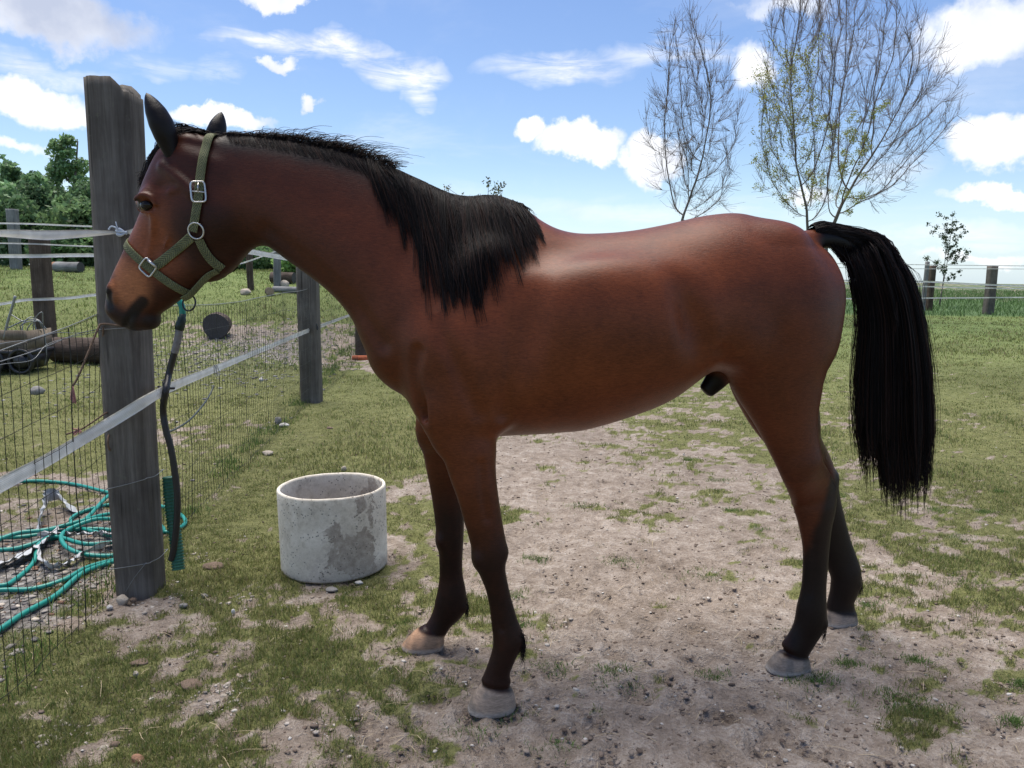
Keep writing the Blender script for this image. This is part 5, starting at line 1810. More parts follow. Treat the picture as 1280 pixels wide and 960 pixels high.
m = MB(); m.tube(smooth_tube([at(157, 740, fy0), at(168, 722, fy0), at(183, 703, fy0)], 4), .0013, 5)
mm = m.mesh('wire_end'); mm.transform(Matrix.Translation(-pr.location)); obj('wire_end', mm, galv, pr)


# --- electric fence tape
def tapemat(name, c):
    m = bpy.data.materials.new(name); m.use_nodes = True
    T = NT(m.node_tree); uvn = T.n('ShaderNodeAttribute', attribute_name='Col')
    sp = T.n('ShaderNodeSeparateColor', ins={0: (uvn, 'Color')})
    w = T.math('SINE', T.math('MULTIPLY', (sp, 0), 58.0)); ln = T.math('GREATER_THAN', w, .72)
    tc = T.n('ShaderNodeTexCoord'); n = T.noise((tc, 'Object'), 9, 4, .6)
    base = T.ramp((n, 'Fac'), [(.3, tuple(x * .80 for x in c)), (.65, c)])
    col = T.mix(T.math('MULTIPLY', ln, .30), base, (.24, .21, .19))
    bs = T.n('ShaderNodeBsdfPrincipled', ins={'Base Color': (col, 2), 'Roughness': .55, 'Specular IOR Level': .35})
    tr = T.n('ShaderNodeBsdfTranslucent', ins={'Color': (col, 2)})
    T.n('ShaderNodeOutputMaterial', ins={'Surface': T.n('ShaderNodeMixShader', ins={0: .45, 1: bs, 2: tr})})
    MATS[name] = m; return m


tapem = tapemat('woven_tape', (.90, .90, .88))


def tape(pts, hw, name='tape', twist=None, m=10, sag=0.0, ny=6, crumple=0.0, face=None):
    P = catmull(np.array(pts, float), m); n = len(P)
    t = np.linspace(0, 1, n)
    P[:, 2] -= sag * np.sin(t * math.pi)
    tan = np.gradient(P, axis=0); tan /= np.linalg.norm(tan, axis=1)[:, None]
    up = np.array([0, 0, 1.0]); ac = up - tan * (tan @ up)[:, None]; ac /= np.linalg.norm(ac, axis=1)[:, None]
    if twist is not None:
        tw_ = np.interp(t, np.linspace(0, 1, len(twist)), twist)
        b = np.cross(tan, ac); ac = ac * np.cos(tw_)[:, None] + b * np.sin(tw_)[:, None]
    hwv = np.interp(t, np.linspace(0, 1, len(np.atleast_1d(hw))), np.atleast_1d(hw)) if np.ndim(hw) else np.full(n, hw)
    nor = np.cross(tan, ac)
    rows_ = []
    for k in range(ny):
        a = -1 + 2 * k / (ny - 1)
        rows_.append(P + ac * (hwv * a)[:, None] + nor * (.0022 * math.cos(a * 3.0) + crumple * (vnoise(np.stack([t * 34, np.full(n, a * 2.0 + 5)], -1), 3) - .5)[:, None] if crumple else .0022 * math.cos(a * 3.0)))
    A = np.stack(rows_, 1)                              # n, ny, 3
    B = A + nor[:, None] * .0007
    V = np.vstack([A.reshape(-1, 3), B.reshape(-1, 3)])
    i, j = np.meshgrid(np.arange(n - 1), np.arange(ny - 1), indexing='ij')
    q = np.stack([i * ny + j, i * ny + j + 1, (i + 1) * ny + j + 1, (i + 1) * ny + j], -1).reshape(-1, 4)
    N = n * ny
    e = []
    for i_ in range(n - 1):
        a0 = i_ * ny; e.append((a0, a0 + ny, a0 + ny + N, a0 + N)); a1 = a0 + ny - 1; e.append((a1, a1 + N, a1 + ny + N, a1 + ny))
    c = np.zeros((N, 3)); c[:, 0] = np.tile(np.linspace(0, 1, ny), n); c = np.vstack([c, c])
    return mesh_from(name, V, np.vstack([q[:, ::-1], q + N, np.array(e)]), True, c)


def tape_thing(label, pts, hw, **kw):
    grp = kw.pop('group', None)
    o = obj('fence_tape', tape(pts, hw, **kw), tapem, None, label, 'fence tape', grp)
    return o


TR = np.array([P1[0] + WX / 2, P1[1] - WY / 2])
kn = at(206, 488, TR[1] - .012)
lefty = F(-60, 640, .06)
tape_thing('wide white tape rising from the lower left corner past the big post', [F(-150, 690, .08), lefty, F(0, 607, .08), at(60, 575, 2.62), at(130, 533, 2.86), kn, F(262, 464, .10), at(330, 436, 6.0), at(386, 413, g2_[1] - .03), at(437, 394, 12.3)], [.024, .024, .024, .024, .022, .021, .021, .021, .021, .02], m=8, twist=[0, .05, 0, -.1, .1, 0, 0, .1])
kn2 = at(153, 291, fy0 - .004)
tape_thing('white tape coming from the left edge to the knot on the big post', [F(-60, 294, .05), F(0, 292, .05), at(60, 294, 2.66), at(110, 292, 2.9), kn2], [.010, .011, .017, .014, .006], twist=[.3, .5, .0, .3, .9])
tape_thing('white tape stretched behind the horse\'s head, seen under its throat', [at(160, 291, fy0 - .004), at(176, 290, fy0 - .004), at(196, 293, P1[1] + .05), at(240, 300, 4.0), at(300, 312, 5.5), at(360, 323, 7.3), at(386, 327, g2_[1] - .02)], [.010, .018, .022, .021, .021, .021, .021], m=8, twist=[.8, .3, .1, 0, 0])
# knot and its frayed ends: a thing of its own on the post
km = MB()
for k in range(5):
    a = k * 1.25
    km.tube(smooth_tube([kn2 + [-.02, -.006, .002 * k], kn2 + [.000 + .004 * math.sin(a), -.018, .012 * math.cos(a)], kn2 + [.022, -.008, -.006 * math.cos(a)]], 5), [.005, .006, .007, .008, .007, .006, .005, .0045, .004, .004, .004], 6)
km.tube(smooth_tube([kn2 + [0, -.015, 0], kn2 + [-.012, -.026, .018], kn2 + [-.030, -.022, .022], kn2 + [-.042, -.02, .010]], 5), .0035, 5)
km.tube(smooth_tube([kn2 + [0, -.015, 0], kn2 + [-.006, -.026, .022], kn2 + [-.012, -.022, .040]], 5), .002, 5)
obj('tape_knot', km.mesh('tape_knot'), pmat('knotted_tape', (.55, .60, .66), noise_scale=60, var=.4, bump=.4), None, 'small bluish white knot of tape tied on the front of the big post', 'knot')
# black insulator clip and clips on the tape
blk = pmat('black_plastic', (.014, .014, .016), rough=.4, spec=.5, bump=.1)
cm_ = MB(); cm_.tube(smooth_tube([kn + [.0, -.004, .035], kn + [.004, -.012, .02], kn + [.003, -.012, -.02], kn + [.0, -.004, -.035]], 5), .007, 8)
cm_.tube(smooth_tube([kn + [-.03, .012, .012], kn + [0, -.008, .010], kn + [.03, .02, .006]], 5), .005, 8)
obj('tape_tie', cm_.mesh('tape_tie'), blk, None, 'black tie holding the wide tape at the corner of the big post', 'tie')
for (px, py, yy, nm) in ((270, 463, None, 'thin wire clip looped round the wide tape right of the big post'), (396, 408, g2_[1] - .05, 'dark clip gripping the wide tape just right of the second post')):
    p = F(px, py, .10) if yy is None else at(px, py, yy)
    cc = MB()
    rr = .032
    for d_ in (-.006, .006) if yy is None else (0,):
        cc.tube(smooth_tube([p + [d_, -.008, rr], p + [d_, -.010, 0], p + [d_ + .006, -.008, -rr], p + [d_ + .01, .006, -rr * .6], p + [d_, .008, rr * .6], p + [d_, -.008, rr]], 4), .0018 if yy is None else .006, 5)
    obj('tape_clip', cc.mesh('tape_clip'), galv if yy is None else blk, None, nm, 'clip')

# yard tapes on the left, between the brown post and the trees
Yb = gb_[1] - .02
gl = 'thin tapes crossing behind the big post'
for (pts, hw, lab) in (
        ([(-80, 279), (0, 279), (45, 280), (90, 282), (150, 284), (235, 286)], .012, 'topmost thin tape crossing the dark brown post at the left'),
        ([(-80, 304), (0, 304), (45, 305), (90, 307), (150, 309), (235, 310)], .010, 'second faint tape from the top on the dark brown post'),
        ([(-80, 320), (0, 320), (45, 320), (90, 319), (150, 319), (235, 319)], .026, 'bright white tape across the middle of the dark brown post'),
        ([(-80, 388), (0, 380), (30, 375), (55, 374), (90, 372), (125, 368), (222, 362)], .020, 'lowest sagging tape on the dark brown post, above the grass')):
    tape_thing(lab, [at(a, b, Yb + .0) for a, b in pts], hw, m=5, ny=3, group=gl)
tape_thing('thin slack tape running up to the grey post in the far yard', [at(262, 342, gq_[1]), at(295, 331, gq_[1] - .02), at(312, 326, gq_[1] - .03), at(345, 314, gs_[1] - .03)], .016, m=5, ny=3)
# ================================================================== tub, hoses, debris, cart
# --- the pale concrete ring
tb = G(404, 731)
zc_ = (tb - [0, 0, CAM_H]).dot(_f)
R_ = 66 / FPX * (zc_ + .20)
tc_ = np.array([tb[0] - .004, tb[1] + R_ * .97])
top_z = at(410, 626, tb[1] + .0)[2]
n = 72; th = np.linspace(0, 2 * math.pi, n, endpoint=False)
t0 = .014


def ringv(r, z, wob=.0012):
    return np.stack([np.cos(th) * (r + wob * np.sin(th * 3 + z * 9)), np.sin(th) * (r + wob * np.cos(th * 2)), z + .0008 * np.sin(th * 5 + 2) * (z > .1) + .0004 * np.sin(th * 17)], -1)


prof = [(R_ * .985, .012), (R_ * .99, .004)] + [(R_ * (.99 + .01 * k / 10), .012 + (top_z - .02) * k / 10) for k in range(11)] + [(R_ - .002, top_z), (R_ - t0 * .5, top_z + .002), (R_ - t0, top_z - .001)] + [(R_ - t0 - .002, top_z - .01 - (top_z - .04) * k / 8) for k in range(9)]
prof[0] = (R_ * .955, .008)
V = np.vstack([ringv(r, z) for r, z in prof]); K = len(prof)
q = [(i * n + j, i * n + (j + 1) % n, (i + 1) * n + (j + 1) % n, (i + 1) * n + j) for i in range(K - 1) for j in range(n)]
tm = bpy.data.materials.new('stained_concrete'); tm.use_nodes = True
T = NT(tm.node_tree); tc = T.n('ShaderNodeTexCoord'); P = (tc, 'Object')
b1 = T.noise(P, 7, 6, .65, .6); b2 = T.noise(P, 36, 5, .7); b3 = T.noise(P, 130, 3, .6); b4 = T.noise(P, 2.6, 3, .5)
col = T.ramp(T.math('MULTIPLY_ADD', (b2, 'Fac'), .5, T.math('MULTIPLY', (b1, 'Fac'), .5)), [(.30, (.38, .33, .27)), (.45, (.62, .57, .48)), (.60, (.78, .73, .64))])
sx = T.n('ShaderNodeSeparateXYZ', ins={0: P})
# dried mud: a torn patch on the right-hand side and along the foot
sel = T.math('ADD', T.math('MULTIPLY', (sx, 0), 2.6), T.math('MULTIPLY_ADD', (b1, 'Fac'), 2.4, T.math('MULTIPLY', (b4, 'Fac'), 1.2)))
sel = T.n('ShaderNodeMapRange', ins={0: sel, 1: 2.12, 2: 2.20, 3: 0.0, 4: .72})
edge_off = T.math('LESS_THAN', T.math('MULTIPLY_ADD', (b2, 'Fac'), .10, (sx, 0)), R_ * .86 + .05)
sel = T.math('MULTIPLY', sel, edge_off)
sel2 = T.n('ShaderNodeMapRange', ins={0: T.math('MULTIPLY_ADD', (b4, 'Fac'), 1.2, (b2, 'Fac')), 1: 1.16, 2: 1.26, 3: 0.0, 4: .4}); sel = T.math('MAXIMUM', sel, sel2)
foot = T.math('SUBTRACT', T.math('MULTIPLY_ADD', (b1, 'Fac'), .20, -.02), (sx, 2)); foot = T.n('ShaderNodeMapRange', ins={0: foot, 1: .03, 2: .07, 3: 0.0, 4: .6})
col = T.mix(T.math('MAXIMUM', sel, foot), col, T.ramp((b2, 'Fac'), [(.35, (.16, .125, .10)), (.65, (.34, .285, .235))]))
dots = T.n('ShaderNodeTexVoronoi', feature='F1', ins={'Vector': P, 'Scale': 75.0})
dm = T.math('MULTIPLY', T.n('ShaderNodeMapRange', ins={0: (dots, 'Distance'), 1: .30, 2: .16, 3: 0.0, 4: .8}), T.math('GREATER_THAN', (T.noise(P, 16, 3, .6), 'Fac'), .52))
col = T.mix(dm, col, (.10, .10, .09))
hh = T.math('MULTIPLY_ADD', (b3, 'Fac'), .3, (b2, 'Fac'))
T.n('ShaderNodeOutputMaterial', ins={'Surface': T.n('ShaderNodeBsdfPrincipled', ins={'Base Color': (col, 2), 'Roughness': .85, 'Specular IOR Level': .25, 'Normal': T.n('ShaderNodeBump', ins={'Strength': .35, 'Distance': .006, 'Height': hh})})})
tub = thing('concrete_ring', 'low off-white concrete ring stained with mud, left of the front legs', 'ring', (tc_[0], tc_[1], float(ground_z(tc_[0], tc_[1])) + .004))
obj('wall', mesh_from('wall', V, np.array(q), True), tm, tub)
floor_v = np.vstack([ringv(R_ - t0 - .004, .03), [[0, 0, .03]]]); obj('soil', mesh_from('soil', floor_v, np.array([(j, (j + 1) % n, n) for j in range(n)])), pmat('dark_soil', (.06, .05, .04), bump=.8), tub)
tub.rotation_euler = (math.radians(-.8), math.radians(-1.0), 0)

# --- hoses
teal = pmat('teal_rubber', (.010, .22, .18), rough=.38, spec=.45, noise_scale=14, var=.3, bump=.12)
def gp(pts, up=.014):
    out = []
    for p in pts:
        g = G(p[0], p[1]); out.append([g[0], g[1], float(ground_z(g[0], g[1])) + up + (p[2] if len(p) > 2 else 0)])
    return np.array(out)


def coil(cx, cy, rx, ry, a0, a1, k=9, lift=0.0):
    return [(cx + rx * math.cos(a), cy - ry * math.sin(a), lift) for a in np.linspace(a0, a1, k)]


h = MB()
path = [(-60, 612), (0, 607), (45, 605), (90, 608), (130, 618), (170, 627), (215, 640), (232, 655), (215, 668), (190, 668)]
h.tube(smooth_tube(gp(path)), .0105, 9)
obj('garden_hose', h.mesh('garden_hose'), teal, None, 'teal garden hose in one long curve at the back of the tangle', 'hose', 'teal hoses behind the netting')
h = MB()
path = [(-60, 684), (-10, 679), (30, 674), (75, 668), (120, 664), (165, 668), (200, 672), (190, 655), (150, 634), (115, 640), (90, 650), (96, 662), (130, 672), (170, 678), (205, 668), (180, 650), (140, 648, .01), (105, 660, .02), (60, 672, .03), (20, 678, .03), (-30, 694, .01), (-70, 700)]
h.tube(smooth_tube(gp(path)), .0105, 9)
path = [(-60, 700), (-10, 692), (20, 690), (50, 683), (80, 672), (110, 655, .02), (135, 628, .02), (150, 622), (180, 630)]
h.tube(smooth_tube(gp(path)), .0105, 9)
obj('garden_hose', h.mesh('garden_hose'), teal, None, 'teal garden hose looped in flat coils left of the big post\'s foot', 'hose', 'teal hoses behind the netting')
h = MB()
path = [(-60, 752), (0, 743), (40, 740), (80, 730), (110, 714), (150, 700), (190, 690), (200, 680), (165, 696), (120, 700, .01), (88, 696, .02), (77, 682, .02), (88, 670, .02), (120, 660, .03), (150, 655), (190, 655)]
h.tube(smooth_tube(gp(path)), .0105, 9)
path = [(-60, 735), (0, 738), (20, 728), (42, 708), (50, 690, .02), (70, 680, .02), (110, 690, .02), (160, 680)]
h.tube(smooth_tube(gp(path)), .0105, 9)
obj('garden_hose', h.mesh('garden_hose'), teal, None, 'teal garden hose curling in the middle of the tangle over the grey plastic strip', 'hose', 'teal hoses behind the netting')
h = MB()
h.tube(smooth_tube(gp([(-60, 822), (-10, 798), (30, 772), (70, 748), (105, 722), (150, 702), (195, 690)])), .0115, 9)
obj('garden_hose', h.mesh('garden_hose'), teal, None, 'thicker teal hose nearest the netting, running straight up from the left edge', 'hose', 'teal hoses behind the netting')

# black hose hanging on the big post, its teal end rising under the chin
yh = TR[1] + .02
def pp(a, b, y=yh): return at(a, b, y)
hb = thing('black_hose', 'black hose hanging down the right side of the big post', 'hose', pp(215, 690))
def local(me_, root):
    me_.transform(Matrix.Translation(-root.location)); return me_
m = MB(); m.tube(smooth_tube([pp(222, 428), pp(217, 445), pp(211, 468), pp(207, 490, yh - .06), pp(204, 512), pp(207, 535), pp(214, 562), pp(220, 600), pp(222, 630), pp(220, 665), pp(216, 692), pp(214, 700)]), .0135, 10)
obj('rubber_tube', local(m.mesh('rubber_tube'), hb), blk, hb)
m = MB(); m.tube(smooth_tube([pp(220, 374), pp(225, 378), pp(228, 386), pp(228, 396)]), .0125, 10); obj('teal_end', local(m.mesh('teal_end'), hb), teal, hb)
m = MB(); m.tube(np.array([pp(228.5, 392), pp(228, 397), pp(227.5, 397.5), pp(226.5, 403), pp(226, 403.5), pp(224, 412)]), [.013, .013, .0165, .0165, .018, .018], 12); obj('coupling', local(m.mesh('coupling'), hb), pmat('dark_coupling', (.016, .030, .028), rough=.35, bump=0), hb)
m = MB(); m.tube(smooth_tube([pp(224.5, 411), pp(223, 420), pp(220.5, 432), pp(218, 441)]), [.0145] * 24 + [.0150], 10) if False else m.tube(smooth_tube([pp(224.5, 411), pp(223, 420), pp(220.5, 432), pp(218, 441)]), .0150, 10)
obj('tape_wrap', local(m.mesh('tape_wrap'), hb), pmat('grey_tape_wrap', (.21, .20, .20), rough=.4, noise_scale=50, var=.8, bump=.5), hb)
# ribbed green drain pipe behind it
m = MB(); path = smooth_tube([pp(211, 596, yh + .07), pp(213, 625, yh + .06), pp(217, 655, yh + .05), pp(221, 685, yh + .03), pp(223, 712, yh + .01)], 22)
rr = .0245 + .0036 * np.sin(np.arange(len(path)) * 2.1)
m.tube(path, rr, 14)
obj('drain_pipe', m.mesh('drain_pipe'), pmat('green_ribbed', (.020, .105, .062), rough=.45, spec=.4, noise_scale=20, bump=.1), None, 'short length of ribbed green drain pipe standing at the right foot of the big post', 'pipe')
m = MB(); m.tube(smooth_tube([F(267, 482, .03), F(263, 492, .03), F(254, 506, .04), F(238, 524, .05), F(222, 535, .06), pp(208, 541)], 8), .0050, 7)
obj('thin_tube', m.mesh('thin_tube'), pmat('grey_tube', (.045, .055, .052), rough=.5, bump=0), None, 'thin dark grey tube curving from the netting to the right side of the big post', 'tube')

# twine and sticks
tan_m = pmat('old_twine', (.17, .115, .080), rough=.9, noise_scale=80, var=.5, bump=.5, stretch=(1, 1, 1))
pink = pmat('pink_fray', (.42, .20, .19), rough=.9, noise_scale=60, var=.5, bump=.5)
def twine(name, label, pts, r, endpx, endr):
    rt = thing(name, label, 'twine', pts[0]); m = MB(); m.tube(smooth_tube(pts, 6), r, 7); obj('cord', local(m.mesh('cord'), rt), tan_m, rt)
    m = MB()
    e = endpx
    for k in range(9):
        d = rng.normal(0, endr, 3) * [1, 1, .5]
        m.tube(smooth_tube([e[0], (e[0] + e[1]) / 2 + d * .8, e[1] + d * 1.2 + [0, 0, rng.normal(0, .006)]], 4), .0028, 5)
    obj('frayed_end', local(m.mesh('frayed_end'), rt), pink, rt)
yt = fy0 - .01
twine('baling_twine', 'brown twine hooked over the netting beside the muzzle, its pink end hanging free', [at(168, 409, yt), at(150, 407, yt), at(128, 405, yt), at(122, 412, yt - .02), at(110, 441, yt - .08), at(98, 470, yt - .12), at(90, 484, yt - .14)], .0042, (at(91, 483, yt - .14), at(94, 502, yt - .14)), .007)
twine('baling_twine', 'pale brown twine drooping beside the big post, pink tip pointing left', [at(129, 408, yt), at(128, 450, yt + .05), at(131, 490, yt + .05), at(137, 513, yt + .05), at(131, 517, yt), at(112, 530, yt - .05), at(100, 537, yt - .08), at(82, 543, yt - .1)], .0034, (at(98, 537, yt - .08), at(94, 541, yt - .09)), .009)
m = MB(); m.tube(smooth_tube([at(139, 536, yt + .05), at(135, 548, yt), at(136, 560, yt), at(141, 566, yt + .05)], 6), .004, 6)
obj('cord_loop', m.mesh('cord_loop'), tan_m, None, 'small loop of brown cord on the left edge of the big post below the tape', 'cord')

# grey plastic strip in the tangle
plm = pmat('grey_plastic', (.42, .43, .44), rough=.5, spec=.4, noise_scale=18, var=.4, bump=.3)
def strip(pts, hw, label, **kw):
    obj('plastic_strip', tape(pts, hw, 'plastic_strip', crumple=.03, m=6, **kw), plm, None, label, 'plastic strip', 'old plastic strips in the hose tangle')
strip(gp([(-50, 728), (-10, 716), (20, 706), (45, 692), (60, 680), (64, 668)], .03), .042, 'broad grey plastic strip lying flat at the left edge of the hose tangle', twist=[1.3, 1.2, 1.0, 1.3])
strip(gp([(46, 672, .0), (54, 650, .03), (60, 636, .05), (74, 634, .04), (92, 644, .0)], .03), .036, 'crumpled grey plastic strip standing up in a hump among the hoses', twist=[.5, .2, -.3, .4, .9])
strip(gp([(48, 676), (75, 675), (105, 676), (128, 675), (150, 673)], .03), .014, 'narrow grey plastic strip running towards the foot of the big post', twist=[1, .8, 1.1])
strip(gp([(52, 682), (50, 704), (62, 716), (84, 712), (104, 700), (150, 684), (190, 672)], .03), [.008, .008, .022, .024, .012, .018, .016], 'grey plastic strip looped round below the hump of the hose tangle', twist=[1, .6, 1.1, .8])

# individual stones
SV, SF = subdiv(*subdiv(IV, IF))
stone_cols = {'pale': (.40, .35, .29), 'grey': (.24, .23, .22), 'brown': (.17, .125, .095), 'rust': (.30, .17, .11), 'white': (.55, .53, .50)}
for k, c in stone_cols.items(): pmat('stone_' + k, c, rough=.95, spec=.15, noise_scale=45, var=.5, bump=.6, bump_scale=120)


def stone(px, py, wpx, hpx, kind, label, seed, d=.8, cat='stone'):
    g = G(px, py); zc_ = (g - [0, 0, CAM_H]).dot(_f); w = wpx / FPX * zc_; h = hpx / FPX * zc_
    v = SV.copy(); v = v * (1 + .42 * (fbm(v * 1.6 + seed, 3, seed) - .5)[:, None] + .12 * (fbm(v * 5 + seed, 2, seed + 2) - .5)[:, None])
    # chipped flats
    r2 = np.random.default_rng(seed)
    for _ in range(6):
        nn = r2.normal(size=3); nn /= np.linalg.norm(nn); dd = v @ nn; v = v - np.maximum(dd - .72, 0)[:, None] * nn * .85
    v = v * [w / 2, w * d / 2, h / 2]
    o = obj('stone', mesh_from('stone', v, SF, False), MATS['stone_' + kind], None, label, cat, None, None, (g[0], g[1] + w * d * .4, g[2] + h * .32))
    o.rotation_euler = (0, 0, r2.uniform(-.4, .4))
    return o


stone(151, 757, 17, 15, 'pale', 'pale yellowish stone leaning at the left foot of the big post', 1)
stone(136, 762, 8, 6, 'white', 'small white chip left of the pale stone by the big post', 2)
stone(165, 754, 10, 7, 'brown', 'small mossy brown stone under the front of the big post', 3)
stone(228, 760, 11, 6, 'grey', 'small light grey stone on the soil right of the big post', 4)
stone(263, 715, 27, 11, 'brown', 'flat brown clod between the big post and the concrete ring', 5)
stone(255, 749, 9, 8, 'grey', 'little rounded grey stone halfway to the concrete ring', 6)
stone(291, 768, 5, 8, 'white', 'upright white chip on the grass below the concrete ring', 7)
stone(171, 834, 24, 7, 'brown', 'flat dark brown lump of soil in the foreground below the big post', 8)
stone(169, 846, 7, 8, 'pale', 'small orange-beige stone in front of the dark soil lump', 9)
stone(236, 864, 30, 10, 'brown', 'wide flat crust of dried soil in the lower left foreground', 10)
stone(279, 874, 9, 7, 'pale', 'light stone in the bare patch of the lower left foreground', 11)
stone(170, 957, 18, 14, 'rust', 'reddish clod at the bottom edge of the picture, left side', 12)
stone(142, 936, 14, 9, 'brown', 'brown clod just above the bottom edge, left side', 13)
stone(128, 939, 12, 7, 'pale', 'beige flake beside the brown clod near the bottom edge', 14)
stone(71, 927, 10, 5, 'pale', 'pale flake in the short grass at the lower left', 15)
stone(429, 590, 7, 9, 'pale', 'small stone on the grass just behind the concrete ring', 16)
stone(333, 570, 16, 7, 'pale', 'sand-coloured flat stone on the grass by the netting', 17)
stone(347, 530, 9, 12, 'grey', 'upright grey scrap beside the netting this side of the second post', 18)
stone(354, 534, 12, 6, 'white', 'whitish scrap lying beside the netting this side of the second post', 19)
stone(326, 477, 6, 6, 'white', 'white fleck of stone on the yellowish grass behind the netting', 20)
stone(44, 494, 19, 13, 'grey', 'squarish grey stone on the grass behind the netting at the far left', 21)
stone(448, 731, 11, 5, 'white', 'white flake by the lower right edge of the concrete ring', 22)
stone(414, 741, 17, 6, 'grey', 'flat light stone right under the front of the concrete ring', 23)
stone(65, 338, 22, 14, 'rust', 'rust-brown lump beside the far log under the hedge on the left', 24)
stone(355, 361, 13, 14, 'pale', 'round pale boulder on the log heap in the far yard', 25)
stone(306, 369, 15, 11, 'pale', 'pale split chunk on the grass at the foot of the thin dark post', 26)
stone(411, 537, 9, 4, 'brown', 'brown flake on the grass left of the horse\'s chest', 27)
# orange brick against the third post
g = G(452, 449)
m = MB(); m.box((0, 0, .02), (.26, .14, .065), jit=.003)
o = obj('brick', m.mesh('brick', False), pmat('orange_brick', (.42, .12, .055), bump=.5), None, 'orange brick lying at the foot of the dark third post', 'brick', None, None, g); o.rotation_euler = (0, 0, .15)

# --- logs
bark = woodmat('bark', (.030, .022, .018), (.070, .052, .042), (.13, .10, .085), 1.0)
cutw = pmat('cut_wood', (.075, .070, .070), rough=.9, noise_scale=25, var=.6, bump=.6)
palew = pmat('pale_cut_wood', (.36, .26, .18), rough=.9, noise_scale=25, var=.4, bump=.5)


def log(px, py, wpx, lpx, yaw, label, seed, cut=cutw, bk=bark, lift=0, cat='log', upright=False):
    """log on the ground: wpx its thickness, lpx its length in photo pixels at its distance"""
    g = G(px, py); zc_ = (g - [0, 0, CAM_H]).dot(_f); r = wpx / FPX * zc_ / 2; ln = lpx / FPX * zc_
    rt = thing('log', label, cat, (g[0], g[1], g[2] + (r * .93 + lift if not upright else 0)))
    n, k = 22, 14; a = np.linspace(0, 2 * math.pi, n, endpoint=False); tt_ = np.linspace(-.5, .5, k)
    V = []
    for t in tt_:
        rad = r * (1 + .18 * (fbm(np.stack([np.cos(a) * 2.2 + seed, np.sin(a) * 2.2, np.full(n, t * 3)], -1), 3, seed) - .5) + .10 * (fbm(np.stack([np.cos(a) * 9 + seed, np.sin(a) * 9, np.full(n, t * 5)], -1), 2, seed) - .5))
        V.append(np.stack([np.cos(a) * rad, np.sin(a) * rad, np.full(n, t * ln)], -1))
    V = np.vstack(V)
    q = [(i * n + j, i * n + (j + 1) % n, (i + 1) * n + (j + 1) % n, (i + 1) * n + j) for i in range(k - 1) for j in range(n)]
    for e, s_ in ((0, -1), (k - 1, 1)):
        ends = MB()
        rg = V[e * n:(e + 1) * n]
        vv = np.vstack([rg * [1, 1, 1.0], rg * [.6, .6, 1] + [0, 0, s_ * .002], rg * [.25, .25, 1] + [0, 0, s_ * .004], [[0, 0, s_ * (ln / 2 + .005)]]])
        qq = [(i * n + j, i * n + (j + 1) % n, (i + 1) * n + (j + 1) % n, (i + 1) * n + j) for i in range(2) for j in range(n)]
        tq = [(2 * n + j, 2 * n + (j + 1) % n, 3 * n) for j in range(n)]
        if s_ < 0: qq = [x[::-1] for x in qq]; tq = [x[::-1] for x in tq]
        ends.add(vv, qq, tq)
        obj('cut_end', ends.mesh('cut_end'), cut, rt)
    obj('bark', mesh_from('bark', V, np.array(q)), bk, rt)
    if upright: rt.location.z += ln / 2
    else: rt.rotation_euler = (math.pi / 2, 0, yaw)
    return rt


log(272, 421, 31, 34, .25, 'thick dark round log with its cut end facing us, behind the netting under the chin', 31)
log(104, 453, 32, 72, 1.45, 'long rough-barked log lying behind the netting, left of the big post', 32)
log(86, 340, 13, 36, 1.35, 'grey weathered log at the foot of the hedge on the left', 33, bk=wpale)
log(337, 369, 10, 14, .4, 'dark short log with a pale cut end, left of the far heap', 34, cut=palew)
log(362, 366, 8, 46, 1.25, 'long thin pale log lying in front of the far heap', 35, bk=wpale)
log(354, 354, 14, 30, 1.4, 'big black log at the back of the far heap', 36)

# --- wooden cart at the left edge
gc = G(18, 468); cz = float(gc[2]); Yc = gc[1]
cart = thing('cart', 'wooden box cart with a grey handle, cut off by the left edge behind the netting', 'cart', gc)
def cpt(a, b, y=Yc): return at(a, b, y)
plk = woodmat('cart_wood', (.10, .082, .062), (.19, .155, .12), (.28, .235, .185))
a_ = cpt(-40, 437); b_ = cpt(34, 437); wbox = b_[0] - a_[0]; hz = cpt(0, 412)[2] - cpt(0, 437)[2]
for k in range(2):
    m = MB(); m.box(((a_[0] + b_[0]) / 2, Yc, a_[2] + hz * (.25 + .5 * k)), (wbox, .022, hz * .485), jit=.003); obj('plank', local(m.mesh('plank', False), cart), plk, cart)
for xx in (a_[0], b_[0] - .01):
    m = MB(); m.box((xx, Yc + .27, a_[2] + hz / 2), (.022, .52, hz * .96), jit=.003); obj('side_plank', local(m.mesh('side_plank', False), cart), plk, cart)
m = MB(); m.box(((a_[0] + b_[0]) / 2, Yc + .27, a_[2] - .03), (wbox * 1.04, .58, .05), jit=.004); m.box(((a_[0] + b_[0]) / 2, Yc + .27, (a_[2] + cz) / 2 + .02), (wbox * .9, .40, (a_[2] - cz) * .7), taper=-.1, jit=.01)
obj('undercarriage', local(m.mesh('undercarriage', False), cart), blk, cart)
m = MB(); m.tube(smooth_tube([cpt(5, 424), cpt(9, 405), cpt(15, 385), cpt(19, 370)], 5), .016, 8); obj('handle', local(m.mesh('handle'), cart), galv, cart)
for xx in (-10, 26):
    w0 = cpt(xx, 452, Yc - .03); m = MB(); a = np.linspace(0, 2 * math.pi, 25); rw = w0[2] - cz
    m.tube(np.stack([w0[0] + np.cos(a) * rw * .86, np.full(25, w0[1]), w0[2] + np.sin(a) * rw * .86], -1), rw * .14, 8, cap=False)
    wh = obj('wheel', local(m.mesh('wheel'), cart), blk, cart)
    m = MB(); m.tube(np.array([w0 + [0, -.02, 0], w0 + [0, .03, 0]]), rw * .5, 14); obj('hub', local(m.mesh('hub'), cart), blk, cart)
